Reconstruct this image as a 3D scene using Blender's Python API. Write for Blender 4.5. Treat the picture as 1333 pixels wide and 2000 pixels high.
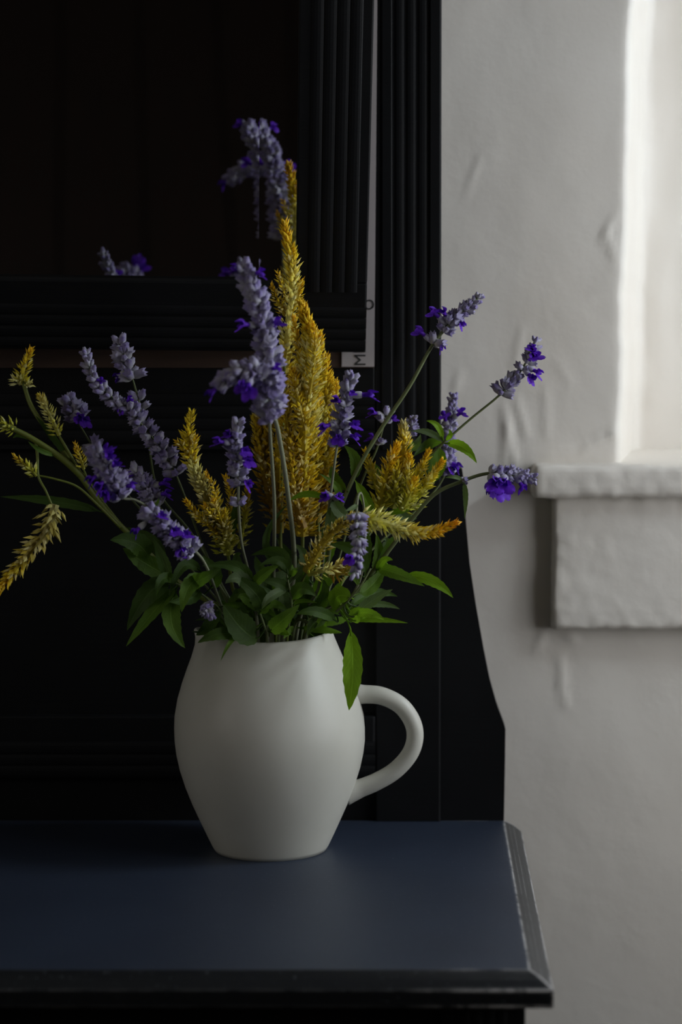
import bpy, bmesh, math, random
from mathutils import Vector, Matrix, Quaternion, noise
random.seed(7)
for o in list(bpy.data.objects): bpy.data.objects.remove(o)
scn = bpy.context.scene
COL = scn.collection
PI = math.pi

# ------------------------------------------------------------------ camera
FPX, CX, CY, DIST, CAMZ = 4800.0, 793.0, 1000.0, 2.087, 1.36
PITCH = math.atan(500 / FPX)
cd = bpy.data.cameras.new('camera'); cam = bpy.data.objects.new('camera', cd); COL.objects.link(cam)
cam.location = (0, -DIST, CAMZ); cam.rotation_euler = (PI / 2 - PITCH, 0, 0)
cd.sensor_fit = 'VERTICAL'; cd.sensor_height = 36; cd.sensor_width = 24
cd.lens = FPX * 36 / 2000
cd.shift_x = -(CX - 666.5) / 2000
cd.clip_start = 0.05
cd.dof.use_dof = True; cd.dof.focus_distance = 2.06; cd.dof.aperture_fstop = 3.6
scn.camera = cam

# ------------------------------------------------------------------ light
w = bpy.data.worlds.new('world'); scn.world = w; w.use_nodes = True
bg = w.node_tree.nodes['Background']; bg.inputs[0].default_value = (0.75, 0.86, 1.0, 1); bg.inputs[1].default_value = 0.3
def area(name, loc, target, sx, sy, power, col):
    l = bpy.data.lights.new(name, 'AREA'); l.shape = 'RECTANGLE'; l.size = sx; l.size_y = sy
    l.energy = power; l.color = col
    o = bpy.data.objects.new(name, l); COL.objects.link(o); o.location = loc
    o.rotation_euler = (Vector(target) - Vector(loc)).to_track_quat('-Z', 'Z').to_euler()
    return o
# daylight entering by the windows in the right-hand wall and in the deep recess of the back wall; the left lamp is an added fill
P_SIDE, P_RECESS, P_LEFT = 7.5, 32, 9
area('daylight_side', (1.03, -0.38, 1.34), (0.0, -0.38, 1.34), 0.80, 0.86, P_SIDE, (0.96, 0.98, 1.0))
area('daylight_recess', (1.02, 0.25, 1.78), (0.0, 0.25, 1.78), 0.12, 1.10, P_RECESS, (0.80, 0.91, 1.0))
area('fill_light_left', (-2.27, -1.7, 1.95), (0.0, -1.7, 1.95), 1.10, 1.10, P_LEFT, (1.0, 0.95, 0.87))  # fill added to lift the jug's left side
vs = scn.view_settings
vs.view_transform = 'Standard'; vs.look = 'None'; vs.gamma = 1.0; vs.use_curve_mapping = False
vs.exposure = 0.0

# ------------------------------------------------------------------ helpers
_f = Vector((0, math.cos(PITCH), -math.sin(PITCH))); _u = Vector((0, math.sin(PITCH), math.cos(PITCH)))
CAM = Vector((0, -DIST, CAMZ))
def U(px, py, Y=0.0):
    "a point of the place on the upright plane y = Y, measured off the photograph"
    d = _f + Vector((1, 0, 0)) * ((px - CX) / FPX) - _u * ((py - CY) / FPX)
    return CAM + d * ((Y + DIST) / d.y)
def mesh_obj(name, verts, faces, mat, parent=None, smooth=False):
    me = bpy.data.meshes.new(name); me.from_pydata([tuple(v) for v in verts], [], faces); me.update()
    return link(name, me, mat, parent, smooth)
def link(name, me, mat, parent=None, smooth=False):
    if mat is not None and not me.materials:
        for m in (mat if isinstance(mat, (list, tuple)) else [mat]): me.materials.append(m)
    if smooth: me.polygons.foreach_set('use_smooth', [True] * len(me.polygons))
    o = bpy.data.objects.new(name, me); COL.objects.link(o)
    if parent is not None: adopt(o, parent)
    return o
def adopt(o, parent):
    o.parent = parent
    o.matrix_parent_inverse = parent_world(parent).inverted()
def parent_world(p):
    m = p.matrix_basis.copy()
    if p.parent is not None: m = parent_world(p.parent) @ p.matrix_parent_inverse @ m
    return m
def bm_obj(name, bm, mat, parent=None, smooth=False):
    me = bpy.data.meshes.new(name); bmesh.ops.recalc_face_normals(bm, faces=bm.faces); bm.to_mesh(me); bm.free()
    return link(name, me, mat, parent, smooth)
def thing(name, label, cat, loc, group=None):
    o = bpy.data.objects.new(name, None); COL.objects.link(o); o.location = loc; o.empty_display_size = 0.05
    o['label'] = label; o['category'] = cat
    if group: o['group'] = group
    return o
def tag(o, label, cat, group=None):
    o['label'] = label; o['category'] = cat
    if group: o['group'] = group
    return o
def struct(o): o['kind'] = 'structure'; return o
def box_bm(x0, x1, y0, y1, z0, z1, bevel=0.0, seg=2, bm=None):
    nb = bmesh.new()
    bmesh.ops.create_cube(nb, size=1)
    for v in nb.verts:
        v.co = Vector(((x0 + x1) / 2 + v.co.x * (x1 - x0), (y0 + y1) / 2 + v.co.y * (y1 - y0), (z0 + z1) / 2 + v.co.z * (z1 - z0)))
    if bevel: bmesh.ops.bevel(nb, geom=list(nb.edges), offset=bevel, segments=seg, affect='EDGES', profile=0.5)
    return nb
def box(name, x0, x1, y0, y1, z0, z1, mat, parent=None, bevel=0.0015):
    return bm_obj(name, box_bm(x0, x1, y0, y1, z0, z1, bevel), mat, parent)
def catmull(pts, n=6):
    pts = [Vector(p) for p in pts]
    if len(pts) == 2:
        return [pts[0].lerp(pts[1], i / n) for i in range(n + 1)]
    q = [pts[0] * 2 - pts[1]] + pts + [pts[-1] * 2 - pts[-2]]
    out = []
    for i in range(1, len(q) - 2):
        a, b, c, d = q[i - 1], q[i], q[i + 1], q[i + 2]
        for k in range(n):
            t = k / n
            out.append(0.5 * ((2 * b) + (c - a) * t + (2 * a - 5 * b + 4 * c - d) * t * t + (3 * b - a - 3 * c + d) * t ** 3))
    out.append(pts[-1])
    return out
def frames(P):
    T = []
    for i in range(len(P)):
        a = P[max(0, i - 1)]; b = P[min(len(P) - 1, i + 1)]
        T.append((b - a).normalized() if (b - a).length > 1e-9 else Vector((0, 0, 1)))
    n = T[0].orthogonal().normalized(); N = [n]
    for i in range(1, len(P)):
        n = (T[i - 1].rotation_difference(T[i]) @ n); n = (n - T[i] * n.dot(T[i])).normalized(); N.append(n)
    return T, N
def tube_geo(P, rad, seg=8, flat=1.0):
    T, N = frames(P); V = []; Fc = []
    for i, p in enumerate(P):
        r = rad(i / (len(P) - 1)) if callable(rad) else rad
        b = T[i].cross(N[i])
        for k in range(seg):
            a = 2 * PI * k / seg
            V.append(p + N[i] * math.cos(a) * r + b * math.sin(a) * r * flat)
    for i in range(len(P) - 1):
        for k in range(seg):
            k2 = (k + 1) % seg
            Fc.append((i * seg + k, i * seg + k2, (i + 1) * seg + k2, (i + 1) * seg + k))
    Fc.append(tuple(reversed(range(seg)))); Fc.append(tuple(range((len(P) - 1) * seg, len(P) * seg)))
    return V, Fc
def tube(name, P, rad, mat, parent=None, seg=8, flat=1.0):
    V, Fc = tube_geo(P, rad, seg, flat)
    return mesh_obj(name, V, Fc, mat, parent, True)

# ------------------------------------------------------------------ materials
def newmat(name):
    m = bpy.data.materials.new(name); m.use_nodes = True
    nt = m.node_tree; return m, nt, nt.nodes['Principled BSDF']
def N_(nt, t, **kw):
    n = nt.nodes.new(t)
    for k, v in kw.items():
        if k in n.inputs.keys(): n.inputs[k].default_value = v
        else: setattr(n, k, v)
    return n
def coords(nt, kind='Object', scale=(1, 1, 1)):
    tc = N_(nt, 'ShaderNodeTexCoord'); mp = N_(nt, 'ShaderNodeMapping'); mp.inputs['Scale'].default_value = scale
    nt.links.new(tc.outputs[kind], mp.inputs[0]); return mp.outputs[0]
def ramp(nt, fac, stops):
    r = N_(nt, 'ShaderNodeValToRGB'); e = r.color_ramp.elements
    while len(e) < len(stops): e.new(0.5)
    for s, (p, c) in zip(e, stops): s.position = p; s.color = (*c, 1) if len(c) == 3 else c
    nt.links.new(fac, r.inputs[0]); return r.outputs[0]
def mixc(nt, fac, a, b):
    m = N_(nt, 'ShaderNodeMix', data_type='RGBA')
    for i, v in ((0, fac), (6, a), (7, b)):
        if hasattr(v, 'links'): nt.links.new(v, m.inputs[i])
        elif i == 0: m.inputs[0].default_value = v
        else: m.inputs[i].default_value = (*v, 1)
    return m.outputs[2]
def math_(nt, op, a, b=0.0):
    m = N_(nt, 'ShaderNodeMath', operation=op)
    for i, v in ((0, a), (1, b)):
        if hasattr(v, 'links'): nt.links.new(v, m.inputs[i])
        else: m.inputs[i].default_value = v
    return m.outputs[0]
def noise_tex(nt, vec, scale, detail=4, rough=0.55):
    n = N_(nt, 'ShaderNodeTexNoise'); n.inputs['Scale'].default_value = scale; n.inputs['Detail'].default_value = detail
    n.inputs['Roughness'].default_value = rough; nt.links.new(vec, n.inputs['Vector']); return n.outputs['Fac']
def bump(nt, bsdf, h, strength, dist):
    b = N_(nt, 'ShaderNodeBump'); b.inputs['Strength'].default_value = strength; b.inputs['Distance'].default_value = dist
    nt.links.new(h, b.inputs['Height']); nt.links.new(b.outputs[0], bsdf.inputs['Normal'])

def plaster_mat():
    m, nt, b = newmat('painted_plaster'); v = coords(nt)
    n1 = noise_tex(nt, v, 5, 3); n2 = noise_tex(nt, v, 90, 5); n3 = noise_tex(nt, v, 22, 4)
    nt.links.new(ramp(nt, n1, [(0.3, (0.75, 0.695, 0.63)), (0.7, (0.81, 0.765, 0.705))]), b.inputs['Base Color'])
    b.inputs['Roughness'].default_value = 0.55
    h = math_(nt, 'ADD', math_(nt, 'MULTIPLY', n2, 0.3), math_(nt, 'MULTIPLY', n3, 0.4))
    bump(nt, b, h, 0.4, 0.003); return m
def paint_mat():
    m, nt, b = newmat('black_paint'); v = coords(nt)
    g = noise_tex(nt, coords(nt, 'Object', (3, 3, 60)), 6, 4)
    nt.links.new(ramp(nt, noise_tex(nt, v, 14, 3), [(0.3, (0.0045, 0.0048, 0.0056)), (0.75, (0.007, 0.0074, 0.0085))]), b.inputs['Base Color'])
    b.inputs['Roughness'].default_value = 0.5; b.inputs['Specular IOR Level'].default_value = 0.2
    bump(nt, b, g, 0.15, 0.0015); return m
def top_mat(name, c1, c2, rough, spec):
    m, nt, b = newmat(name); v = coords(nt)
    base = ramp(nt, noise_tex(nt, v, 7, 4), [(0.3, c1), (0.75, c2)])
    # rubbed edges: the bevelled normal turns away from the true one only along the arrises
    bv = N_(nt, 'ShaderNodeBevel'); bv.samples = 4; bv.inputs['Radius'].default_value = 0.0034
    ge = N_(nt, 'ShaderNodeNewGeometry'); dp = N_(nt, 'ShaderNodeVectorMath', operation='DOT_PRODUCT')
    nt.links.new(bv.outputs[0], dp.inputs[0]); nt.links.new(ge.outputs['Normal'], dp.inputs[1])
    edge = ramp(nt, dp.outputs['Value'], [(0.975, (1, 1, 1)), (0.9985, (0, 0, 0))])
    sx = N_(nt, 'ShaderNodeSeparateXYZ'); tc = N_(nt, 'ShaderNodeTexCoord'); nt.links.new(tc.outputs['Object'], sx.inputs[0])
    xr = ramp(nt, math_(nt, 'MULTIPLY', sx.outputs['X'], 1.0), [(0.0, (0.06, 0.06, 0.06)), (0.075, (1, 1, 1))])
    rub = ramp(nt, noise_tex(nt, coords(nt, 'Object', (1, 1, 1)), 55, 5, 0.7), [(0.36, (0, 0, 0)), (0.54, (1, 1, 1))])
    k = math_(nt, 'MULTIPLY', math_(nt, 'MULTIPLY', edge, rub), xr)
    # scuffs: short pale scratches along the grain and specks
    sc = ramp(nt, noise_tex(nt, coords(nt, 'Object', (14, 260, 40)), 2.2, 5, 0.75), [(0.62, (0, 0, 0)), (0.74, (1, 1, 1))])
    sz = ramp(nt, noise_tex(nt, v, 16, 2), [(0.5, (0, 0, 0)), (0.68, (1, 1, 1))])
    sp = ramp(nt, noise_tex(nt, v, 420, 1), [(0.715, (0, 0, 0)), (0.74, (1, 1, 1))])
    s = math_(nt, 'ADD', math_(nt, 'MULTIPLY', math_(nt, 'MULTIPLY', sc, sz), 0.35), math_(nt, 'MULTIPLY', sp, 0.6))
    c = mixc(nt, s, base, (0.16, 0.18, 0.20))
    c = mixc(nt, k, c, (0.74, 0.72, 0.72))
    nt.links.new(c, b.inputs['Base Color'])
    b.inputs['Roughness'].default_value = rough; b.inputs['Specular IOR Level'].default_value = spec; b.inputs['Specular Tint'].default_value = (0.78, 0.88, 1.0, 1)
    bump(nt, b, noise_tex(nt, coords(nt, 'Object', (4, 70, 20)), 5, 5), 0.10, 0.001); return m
def wood_mat(name, c1, c2, rough=0.5, stretch=(2, 40, 40)):
    m, nt, b = newmat(name); v = coords(nt, 'Object', stretch)
    nt.links.new(ramp(nt, noise_tex(nt, v, 3, 5), [(0.3, c1), (0.7, c2)]), b.inputs['Base Color'])
    b.inputs['Roughness'].default_value = rough; return m
def ceramic_mat():
    m, nt, b = newmat('matt_white_ceramic'); v = coords(nt)
    nt.links.new(ramp(nt, noise_tex(nt, v, 12, 4), [(0.3, (0.51, 0.50, 0.44)), (0.7, (0.56, 0.55, 0.495))]), b.inputs['Base Color'])
    b.inputs['Roughness'].default_value = 0.42; b.inputs['Specular IOR Level'].default_value = 0.4
    bump(nt, b, noise_tex(nt, v, 120, 3), 0.06, 0.001); return m
def mirror_mat():
    m, nt, b = newmat('silvered_glass')
    b.inputs['Metallic'].default_value = 1; b.inputs['Base Color'].default_value = (0.62, 0.63, 0.62, 1); b.inputs['Roughness'].default_value = 0.012
    return m
def plain(name, c, rough=0.6, spec=0.5):
    m, nt, b = newmat(name); b.inputs['Base Color'].default_value = (*c, 1); b.inputs['Roughness'].default_value = rough
    n = noise_tex(nt, coords(nt), 60, 3); bump(nt, b, n, 0.08, 0.001); return m
def leaf_mat(name, c1, c2, back):
    m, nt, b = newmat(name)
    n = noise_tex(nt, coords(nt, 'Object'), 60, 3)
    col = ramp(nt, n, [(0.3, c1), (0.7, c2)])
    ge = N_(nt, 'ShaderNodeNewGeometry')
    col = mixc(nt, math_(nt, 'MULTIPLY', ge.outputs['Backfacing'], 0.5), col, back)
    # midrib and slanting side veins, from the leaf's own across / along coordinates
    uv = N_(nt, 'ShaderNodeUVMap'); sx = N_(nt, 'ShaderNodeSeparateXYZ'); nt.links.new(uv.outputs[0], sx.inputs[0])
    ac = math_(nt, 'ABSOLUTE', math_(nt, 'SUBTRACT', sx.outputs['X'], 0.5))
    rib = ramp(nt, ac, [(0.012, (1, 1, 1)), (0.045, (0, 0, 0))])
    w_ = math_(nt, 'SINE', math_(nt, 'MULTIPLY', math_(nt, 'SUBTRACT', sx.outputs['Y'], math_(nt, 'MULTIPLY', ac, 0.45)), 70.0))
    vein = ramp(nt, w_, [(0.80, (0, 0, 0)), (1.0, (1, 1, 1))])
    v = math_(nt, 'ADD', rib, math_(nt, 'MULTIPLY', vein, 0.35))
    col = mixc(nt, math_(nt, 'MULTIPLY', v, 0.30), col, tuple(min(1, x * 2.4 + 0.03) for x in c2))
    nt.links.new(col, b.inputs['Base Color']); b.inputs['Roughness'].default_value = 0.58; b.inputs['Specular IOR Level'].default_value = 0.28
    tr = N_(nt, 'ShaderNodeBsdfTranslucent'); mx = N_(nt, 'ShaderNodeMixShader'); mx.inputs[0].default_value = 0.40
    tint = mixc(nt, 0.5, col, (0.22, 0.44, 0.01)); nt.links.new(tint, tr.inputs[0])
    nt.links.new(b.outputs[0], mx.inputs[1]); nt.links.new(tr.outputs[0], mx.inputs[2])
    nt.links.new(mx.outputs[0], nt.nodes['Material Output'].inputs[0])
    h = math_(nt, 'SUBTRACT', math_(nt, 'MULTIPLY', noise_tex(nt, coords(nt), 420, 2), 0.6), v)
    bump(nt, b, h, 0.35, 0.0008); return m
def petal_mat(name, c1, c2, trans=0.25):
    m, nt, b = newmat(name)
    col = ramp(nt, noise_tex(nt, coords(nt, 'Generated'), 5, 3), [(0.3, c1), (0.7, c2)])
    nt.links.new(col, b.inputs['Base Color']); b.inputs['Roughness'].default_value = 0.55
    b.inputs['Specular IOR Level'].default_value = 0.25
    tr = N_(nt, 'ShaderNodeBsdfTranslucent'); mx = N_(nt, 'ShaderNodeMixShader'); mx.inputs[0].default_value = trans
    nt.links.new(col, tr.inputs[0]); nt.links.new(b.outputs[0], mx.inputs[1]); nt.links.new(tr.outputs[0], mx.inputs[2])
    nt.links.new(mx.outputs[0], nt.nodes['Material Output'].inputs[0]); return m
def calyx_mat():
    m, nt, b = newmat('felted_lavender')
    tc = N_(nt, 'ShaderNodeTexCoord'); sx = N_(nt, 'ShaderNodeSeparateXYZ'); nt.links.new(tc.outputs['Generated'], sx.inputs[0])
    oi = N_(nt, 'ShaderNodeObjectInfo')
    g = math_(nt, 'ADD', sx.outputs['Z'], math_(nt, 'MULTIPLY', oi.outputs['Random'], 0.5))
    n = noise_tex(nt, tc.outputs['Object'], 900, 3)
    g2 = math_(nt, 'ADD', g, math_(nt, 'MULTIPLY', n, 0.25))
    col = ramp(nt, math_(nt, 'MULTIPLY', g2, 0.6), [(0.10, (0.52, 0.54, 0.48)), (0.40, (0.45, 0.44, 0.50)), (0.80, (0.24, 0.195, 0.43))])
    nt.links.new(col, b.inputs['Base Color']); b.inputs['Roughness'].default_value = 0.85
    b.inputs['Sheen Weight'].default_value = 0.35; b.inputs['Specular IOR Level'].default_value = 0.2
    bump(nt, b, n, 0.4, 0.0006); return m
def bract_mat():
    m, nt, b = newmat('celosia_bract')
    at = N_(nt, 'ShaderNodeAttribute', attribute_name='tint')
    nt.links.new(at.outputs['Color'], b.inputs['Base Color']); b.inputs['Roughness'].default_value = 0.5
    tr = N_(nt, 'ShaderNodeBsdfTranslucent'); mx = N_(nt, 'ShaderNodeMixShader'); mx.inputs[0].default_value = 0.3
    nt.links.new(at.outputs['Color'], tr.inputs[0]); nt.links.new(b.outputs[0], mx.inputs[1]); nt.links.new(tr.outputs[0], mx.inputs[2])
    nt.links.new(mx.outputs[0], nt.nodes['Material Output'].inputs[0]); return m
PLASTER = plaster_mat(); PAINT = paint_mat(); TOP = top_mat('blue_sheen_black_paint', (0.012, 0.018, 0.036), (0.018, 0.027, 0.050), 0.5, 0.95); EDGE = top_mat('black_edge_paint', (0.0045, 0.005, 0.006), (0.0075, 0.008, 0.0095), 0.38, 0.7); CERAMIC = ceramic_mat(); MIRROR = mirror_mat()  # blue sheen put into TOP's base colour; EDGE a darker copy for the moulding
BROWN = wood_mat('bare_brown_wood', (0.036, 0.018, 0.011), (0.062, 0.033, 0.021), 0.7, (3, 20, 40))
FLOORW = wood_mat('dark_red_brown_floorboard', (0.006, 0.002, 0.0008), (0.013, 0.0042, 0.0016), 0.65, (30, 2, 30))
CARD = plain('grey_white_paper', (0.40, 0.36, 0.36), 0.8)
INK = plain('black_ink', (0.012, 0.014, 0.012), 0.7)
WALLDARK = plain('dim_room_paint', (0.03, 0.022, 0.018), 0.8); WALLPALE = plain('cream_room_paint', (0.26, 0.235, 0.205), 0.8)
WHITEPAINT = plain('white_gloss_paint', (0.75, 0.75, 0.73), 0.35)
m_, nt_, b_ = newmat('window_glass'); b_.inputs['Transmission Weight'].default_value = 1; b_.inputs['Roughness'].default_value = 0; b_.inputs['IOR'].default_value = 1.02; GLASS = m_
BRASS = plain('dull_brass', (0.25, 0.17, 0.06), 0.4)
LEAF = leaf_mat('leaf_green', (0.070, 0.145, 0.014), (0.105, 0.195, 0.020), (0.17, 0.23, 0.10))
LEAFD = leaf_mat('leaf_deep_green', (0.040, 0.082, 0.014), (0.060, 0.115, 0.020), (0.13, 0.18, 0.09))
LEAFG = leaf_mat('leaf_grey_green', (0.085, 0.130, 0.052), (0.115, 0.165, 0.07), (0.18, 0.22, 0.13))
LEAFB = leaf_mat('leaf_bright_green', (0.16, 0.31, 0.012), (0.21, 0.39, 0.016), (0.25, 0.38, 0.07))
STEMG = plain('stem_green', (0.12, 0.15, 0.055), 0.6)
STEMP = plain('stem_grey_green', (0.19, 0.20, 0.125), 0.7)
STEMY = plain('stem_yellow_green', (0.13, 0.16, 0.02), 0.55)
PURPLE = petal_mat('violet_petal', (0.085, 0.012, 0.40), (0.15, 0.03, 0.60))
CALYX = calyx_mat(); BRACT = bract_mat()

# ------------------------------------------------------------------ the room
WY = 0.165          # plane of the back wall
def P2(px, py): p = U(px, py, WY); return p.x, p.z
RID = []            # ridges and runs in the old paint: segment, half width, height
def ridge(x0, y0, x1, y1, wpx, h):
    a = P2(x0, y0); b = P2(x1, y1); RID.append((Vector(a), Vector(b), wpx / 2130, h * 0.65))
ridge(1222, 812, 1195, 848, 5, 0.0035); ridge(1195, 848, 1140, 876, 5, 0.003); ridge(1140, 876, 1070, 892, 7, 0.002)
ridge(912, 375, 938, 310, 5, 0.0012); ridge(938, 310, 975, 302, 6, 0.001)
ridge(1175, 470, 1200, 425, 6, 0.0022); ridge(1185, 450, 1200, 505, 6, 0.002); ridge(1150, 570, 1212, 545, 7, 0.0015)
ridge(985, 800, 1000, 870, 9, 0.0022); ridge(1010, 785, 1030, 850, 8, 0.002); ridge(1000, 880, 1015, 940, 7, 0.0025)
ridge(990, 830, 985, 905, 7, 0.002); ridge(890, 760, 897, 735, 6, 0.0018); ridge(1065, 760, 1070, 850, 8, 0.0012)
ridge(1062, 1238, 1048, 1268, 7, 0.0025); ridge(1095, 1285, 1100, 1330, 8, 0.0025); ridge(1095, 1330, 1108, 1380, 6, 0.002)
ridge(1110, 1238, 1122, 1248, 8, 0.003); ridge(1020, 640, 1005, 720, 6, 0.0012); ridge(1085, 700, 1115, 745, 8, 0.001)
def wall_bulge(x, z):
    h = 0.0016 * noise.noise(Vector((x * 7, z * 7, 1.3))) + 0.0004 * noise.noise(Vector((x * 26, z * 22, 4.1)))
    p = Vector((x, z))
    for a, b, wd, hh in RID:
        ab = b - a; t = max(0, min(1, (p - a).dot(ab) / ab.length_squared)); d = (p - a - ab * t).length
        if d < 4 * wd: h += hh * math.exp(-(d / wd) ** 2) * (0.5 + 0.5 * math.sin(PI * (0.15 + 0.7 * t)))
    return h
XC0 = P2(1241, 0); XC1 = P2(1216, 880)
def corner_x(z):
    t = (z - XC1[1]) / (XC0[1] - XC1[1]); t = max(-0.2, min(1.6, t)); return XC1[0] + (XC0[0] - XC1[0]) * t
SILLZ = U(1200, 910, WY - 0.03).z
ROOM_X0, ROOM_X1, ROOM_Y0, ROOM_H = -2.2, 0.97, -4.4, 2.8
WIN_TOP = 2.42; REC_Y = 0.335
def back_wall():
    V = []; Fc = []
    def grid(xs, zs, fn):
        o = len(V)
        for z in zs:
            for x in xs: V.append(fn(x, z))
        nx = len(xs)
        for j in range(len(zs) - 1):
            for i in range(nx - 1):
                Fc.append((o + j * nx + i, o + j * nx + i + 1, o + (j + 1) * nx + i + 1, o + (j + 1) * nx + i))
    lin = lambda a, b, n: [a + (b - a) * i / n for i in range(n + 1)]
    flat = lambda x, z: Vector((x, WY - wall_bulge(x, z), z))
    # a sheet that rolls round the soft plaster corner, runs down the short reveal and on along the back of the alcove
    R = 0.009; rev = Vector((0.026, 0.159)).normalized(); ang = math.atan2(rev.y, rev.x); LR = 0.150; FR = 0.012
    ss = [-(k) for k in (2.8, 2.0, 1.2, 0.6, 0.3)] + [-0.22 + 0.0035 * i for i in range(63)] + [0.1 * i for i in range(1, 11)] + [1 + 0.05 * i for i in range(1, 21)] + [2 + 0.125 * i for i in range(1, 9)] + [3 + 0.01 * i for i in range(1, 31)] + [3.4, 3.5, 3.6, 3.8, 4.0]
    def sheet(s, z):
        cx = corner_x(z) - R
        cxn = cx + 0.0022 * noise.noise(Vector((3.0, z * 14, 0))) + 0.0010 * noise.noise(Vector((5.0, z * 60, 0)))
        if s <= 0:
            x = cxn + s; return Vector((x, WY - wall_bulge(x, z), z))
        a = min(s, 1) * ang
        p = Vector((cxn + R * math.sin(a), WY + R - R * math.cos(a)))
        if s > 1:
            lump = 0.0022 * noise.noise(Vector((s * 2.5, z * 9, 9))) + 0.0007 * noise.noise(Vector((s * 9, z * 30, 2)))
            q0 = p + rev * LR; q1 = q0 + rev * FR; q2 = q1 + Vector((FR, 0))
            if s <= 2: p = p + rev * (LR * (s - 1)) + Vector((lump, 0))
            elif s <= 3: t = s - 2; p = q0 * (1 - t) ** 2 + q1 * (2 * t * (1 - t)) + q2 * t * t + Vector((lump, lump)) * 0.7
            else: t = (s - 3); p = q2 + Vector((t * (ROOM_X1 + 0.02 - q2.x), 0)) + Vector((0, lump + 0.002 * noise.noise(Vector((t * 30, z * 11, 7)))))
        h = wall_bulge(cxn, z) * max(0, 1 - s)
        return Vector((p.x, p.y - h, z))
    grid(ss, [SILLZ - 0.02] + lin(SILLZ, 1.75, 110) + lin(1.8, WIN_TOP, 8), sheet)
    # below the sill
    xs = lin(ROOM_X0, -0.05, 8) + lin(-0.045, 0.60, 150) + lin(0.7, ROOM_X1, 4)
    grid(xs, lin(0, 0.7, 5) + lin(0.71, SILLZ - 0.02, 110), flat)
    # above the alcove
    grid(lin(ROOM_X0, ROOM_X1, 24), lin(WIN_TOP, ROOM_H, 3), flat)
    # soffit of the alcove
    def quad(*p): o = len(V); V.extend(Vector(q) for q in p); Fc.append(tuple(range(o, o + 4)))
    quad((0.15, WY, WIN_TOP), (ROOM_X1 + 0.02, WY, WIN_TOP), (ROOM_X1 + 0.02, REC_Y + 0.04, WIN_TOP), (0.15, REC_Y + 0.04, WIN_TOP))
    return struct(mesh_obj('wall_back', V, Fc, PLASTER, None, True))
back_wall()
def rough_block(name, x0, x1, y0, y1, z0, z1, step, rnd, amp, seed):
    "a block with softened, lumpy edges as left by many coats of paint"
    bm = box_bm(x0, x1, y0, y1, z0, z1)
    for ax, (a, b) in enumerate(((x0, x1), (y0, y1), (z0, z1))):
        n = max(1, int((b - a) / step))
        for i in range(1, n):
            co = [0, 0, 0]; no = [0, 0, 0]; co[ax] = a + (b - a) * i / n; no[ax] = 1
            bmesh.ops.bisect_plane(bm, geom=bm.verts[:] + bm.edges[:] + bm.faces[:], plane_co=co, plane_no=no)
    lo = Vector((x0, y0, z0)); hi = Vector((x1, y1, z1))
    for v in bm.verts:
        c = v.co.copy(); q = Vector([max(lo[i] + rnd, min(hi[i] - rnd, c[i])) for i in range(3)])
        d = c - q
        if d.length > 1e-6: c = q + d.normalized() * min(d.length, rnd)
        edge = 0.35 + 0.65 * (1 if sum(1 for i in range(3) if min(c[i] - lo[i], hi[i] - c[i]) < 0.012) >= 2 else 0)
        n = noise.noise_vector(c * 30 + Vector((seed, 0, 0))) * amp * 0.6 * edge + noise.noise_vector(c * 130 + Vector((seed, 5, 0))) * amp * edge
        v.co = c + n
    return struct(bm_obj(name, bm, PLASTER, None, True))
sl = U(1041, 940, WY - 0.03); sb = U(1041, 974, WY - 0.03)
rough_block('trim_1', sl.x, 0.96, WY - 0.03, REC_Y + 0.05, sb.z, SILLZ, 0.005, 0.005, 0.0016, 2)
al = U(1080, 1100, WY - 0.018); ab_ = U(1080, 1231, WY - 0.018)
rough_block('trim_2', al.x, 0.95, WY - 0.018, WY + 0.02, ab_.z, sb.z + 0.004, 0.005, 0.004, 0.0016, 8)
# window in the recess: frame and panes
def window(name, x0, x1, z0, z1, y, axis='y'):
    def bx(n, a0, a1, b0, b1, c0, c1, mat, par=None):
        if axis == 'y': return box(n, a0, a1, b0, b1, c0, c1, mat, par, 0.003)
        return box(n, b0, b1, a0, a1, c0, c1, mat, par, 0.003)
    t = 0.045
    fr = bx(name, x0, x1, y, y + 0.05, z0, z0 + t, WHITEPAINT); struct(fr)
    bx('head_rail', x0, x1, y, y + 0.05, z1 - t, z1, WHITEPAINT, fr)
    for a in (x0, x1 - t): bx('stile', a, a + t, y, y + 0.05, z0 + t, z1 - t, WHITEPAINT, fr)
    xm = (x0 + x1) / 2; zm = (z0 + z1) / 2
    bx('mullion', xm - 0.012, xm + 0.012, y + 0.01, y + 0.04, z0 + t, z1 - t, WHITEPAINT, fr)
    for a, b in ((x0 + t, xm - 0.012), (xm + 0.012, x1 - t)):
        bx('glazing_bar', a, b, y + 0.01, y + 0.04, zm - 0.012, zm + 0.012, WHITEPAINT, fr)
window('window_1', WY + 0.022, REC_Y + 0.01, SILLZ, WIN_TOP, ROOM_X1 - 0.01, 'x')
# side wall with its window opening
def pierced_wall(name, x, thick, win, mat):
    bm = bmesh.new(); y0, y1 = ROOM_Y0, WY + 0.02; a, b, c, d = win
    for (ya, za), (yb, zb) in (((y0, 0), (y1, c)), ((y0, d), (y1, ROOM_H)), ((y0, c), (a, d)), ((b, c), (y1, d))):
        nb = box_bm(x, x + thick, ya, yb, za, zb); me = bpy.data.meshes.new('t'); nb.to_mesh(me); nb.free(); bm.from_mesh(me); bpy.data.meshes.remove(me)
    return struct(bm_obj(name, bm, mat))
SW = (-0.83, 0.07, 0.86, 1.82); LW = (-2.3, -1.1, 1.35, 2.55)
pierced_wall('wall_right', ROOM_X1, 0.12, SW, PLASTER)
window('window_2', *SW, ROOM_X1 - 0.03, 'x')
pierced_wall('wall_left', ROOM_X0 - 0.12, 0.12, LW, WALLPALE)
window('fill_window', *LW, ROOM_X0 - 0.02, 'x')  # unseen window added to house the left fill lamp
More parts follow.
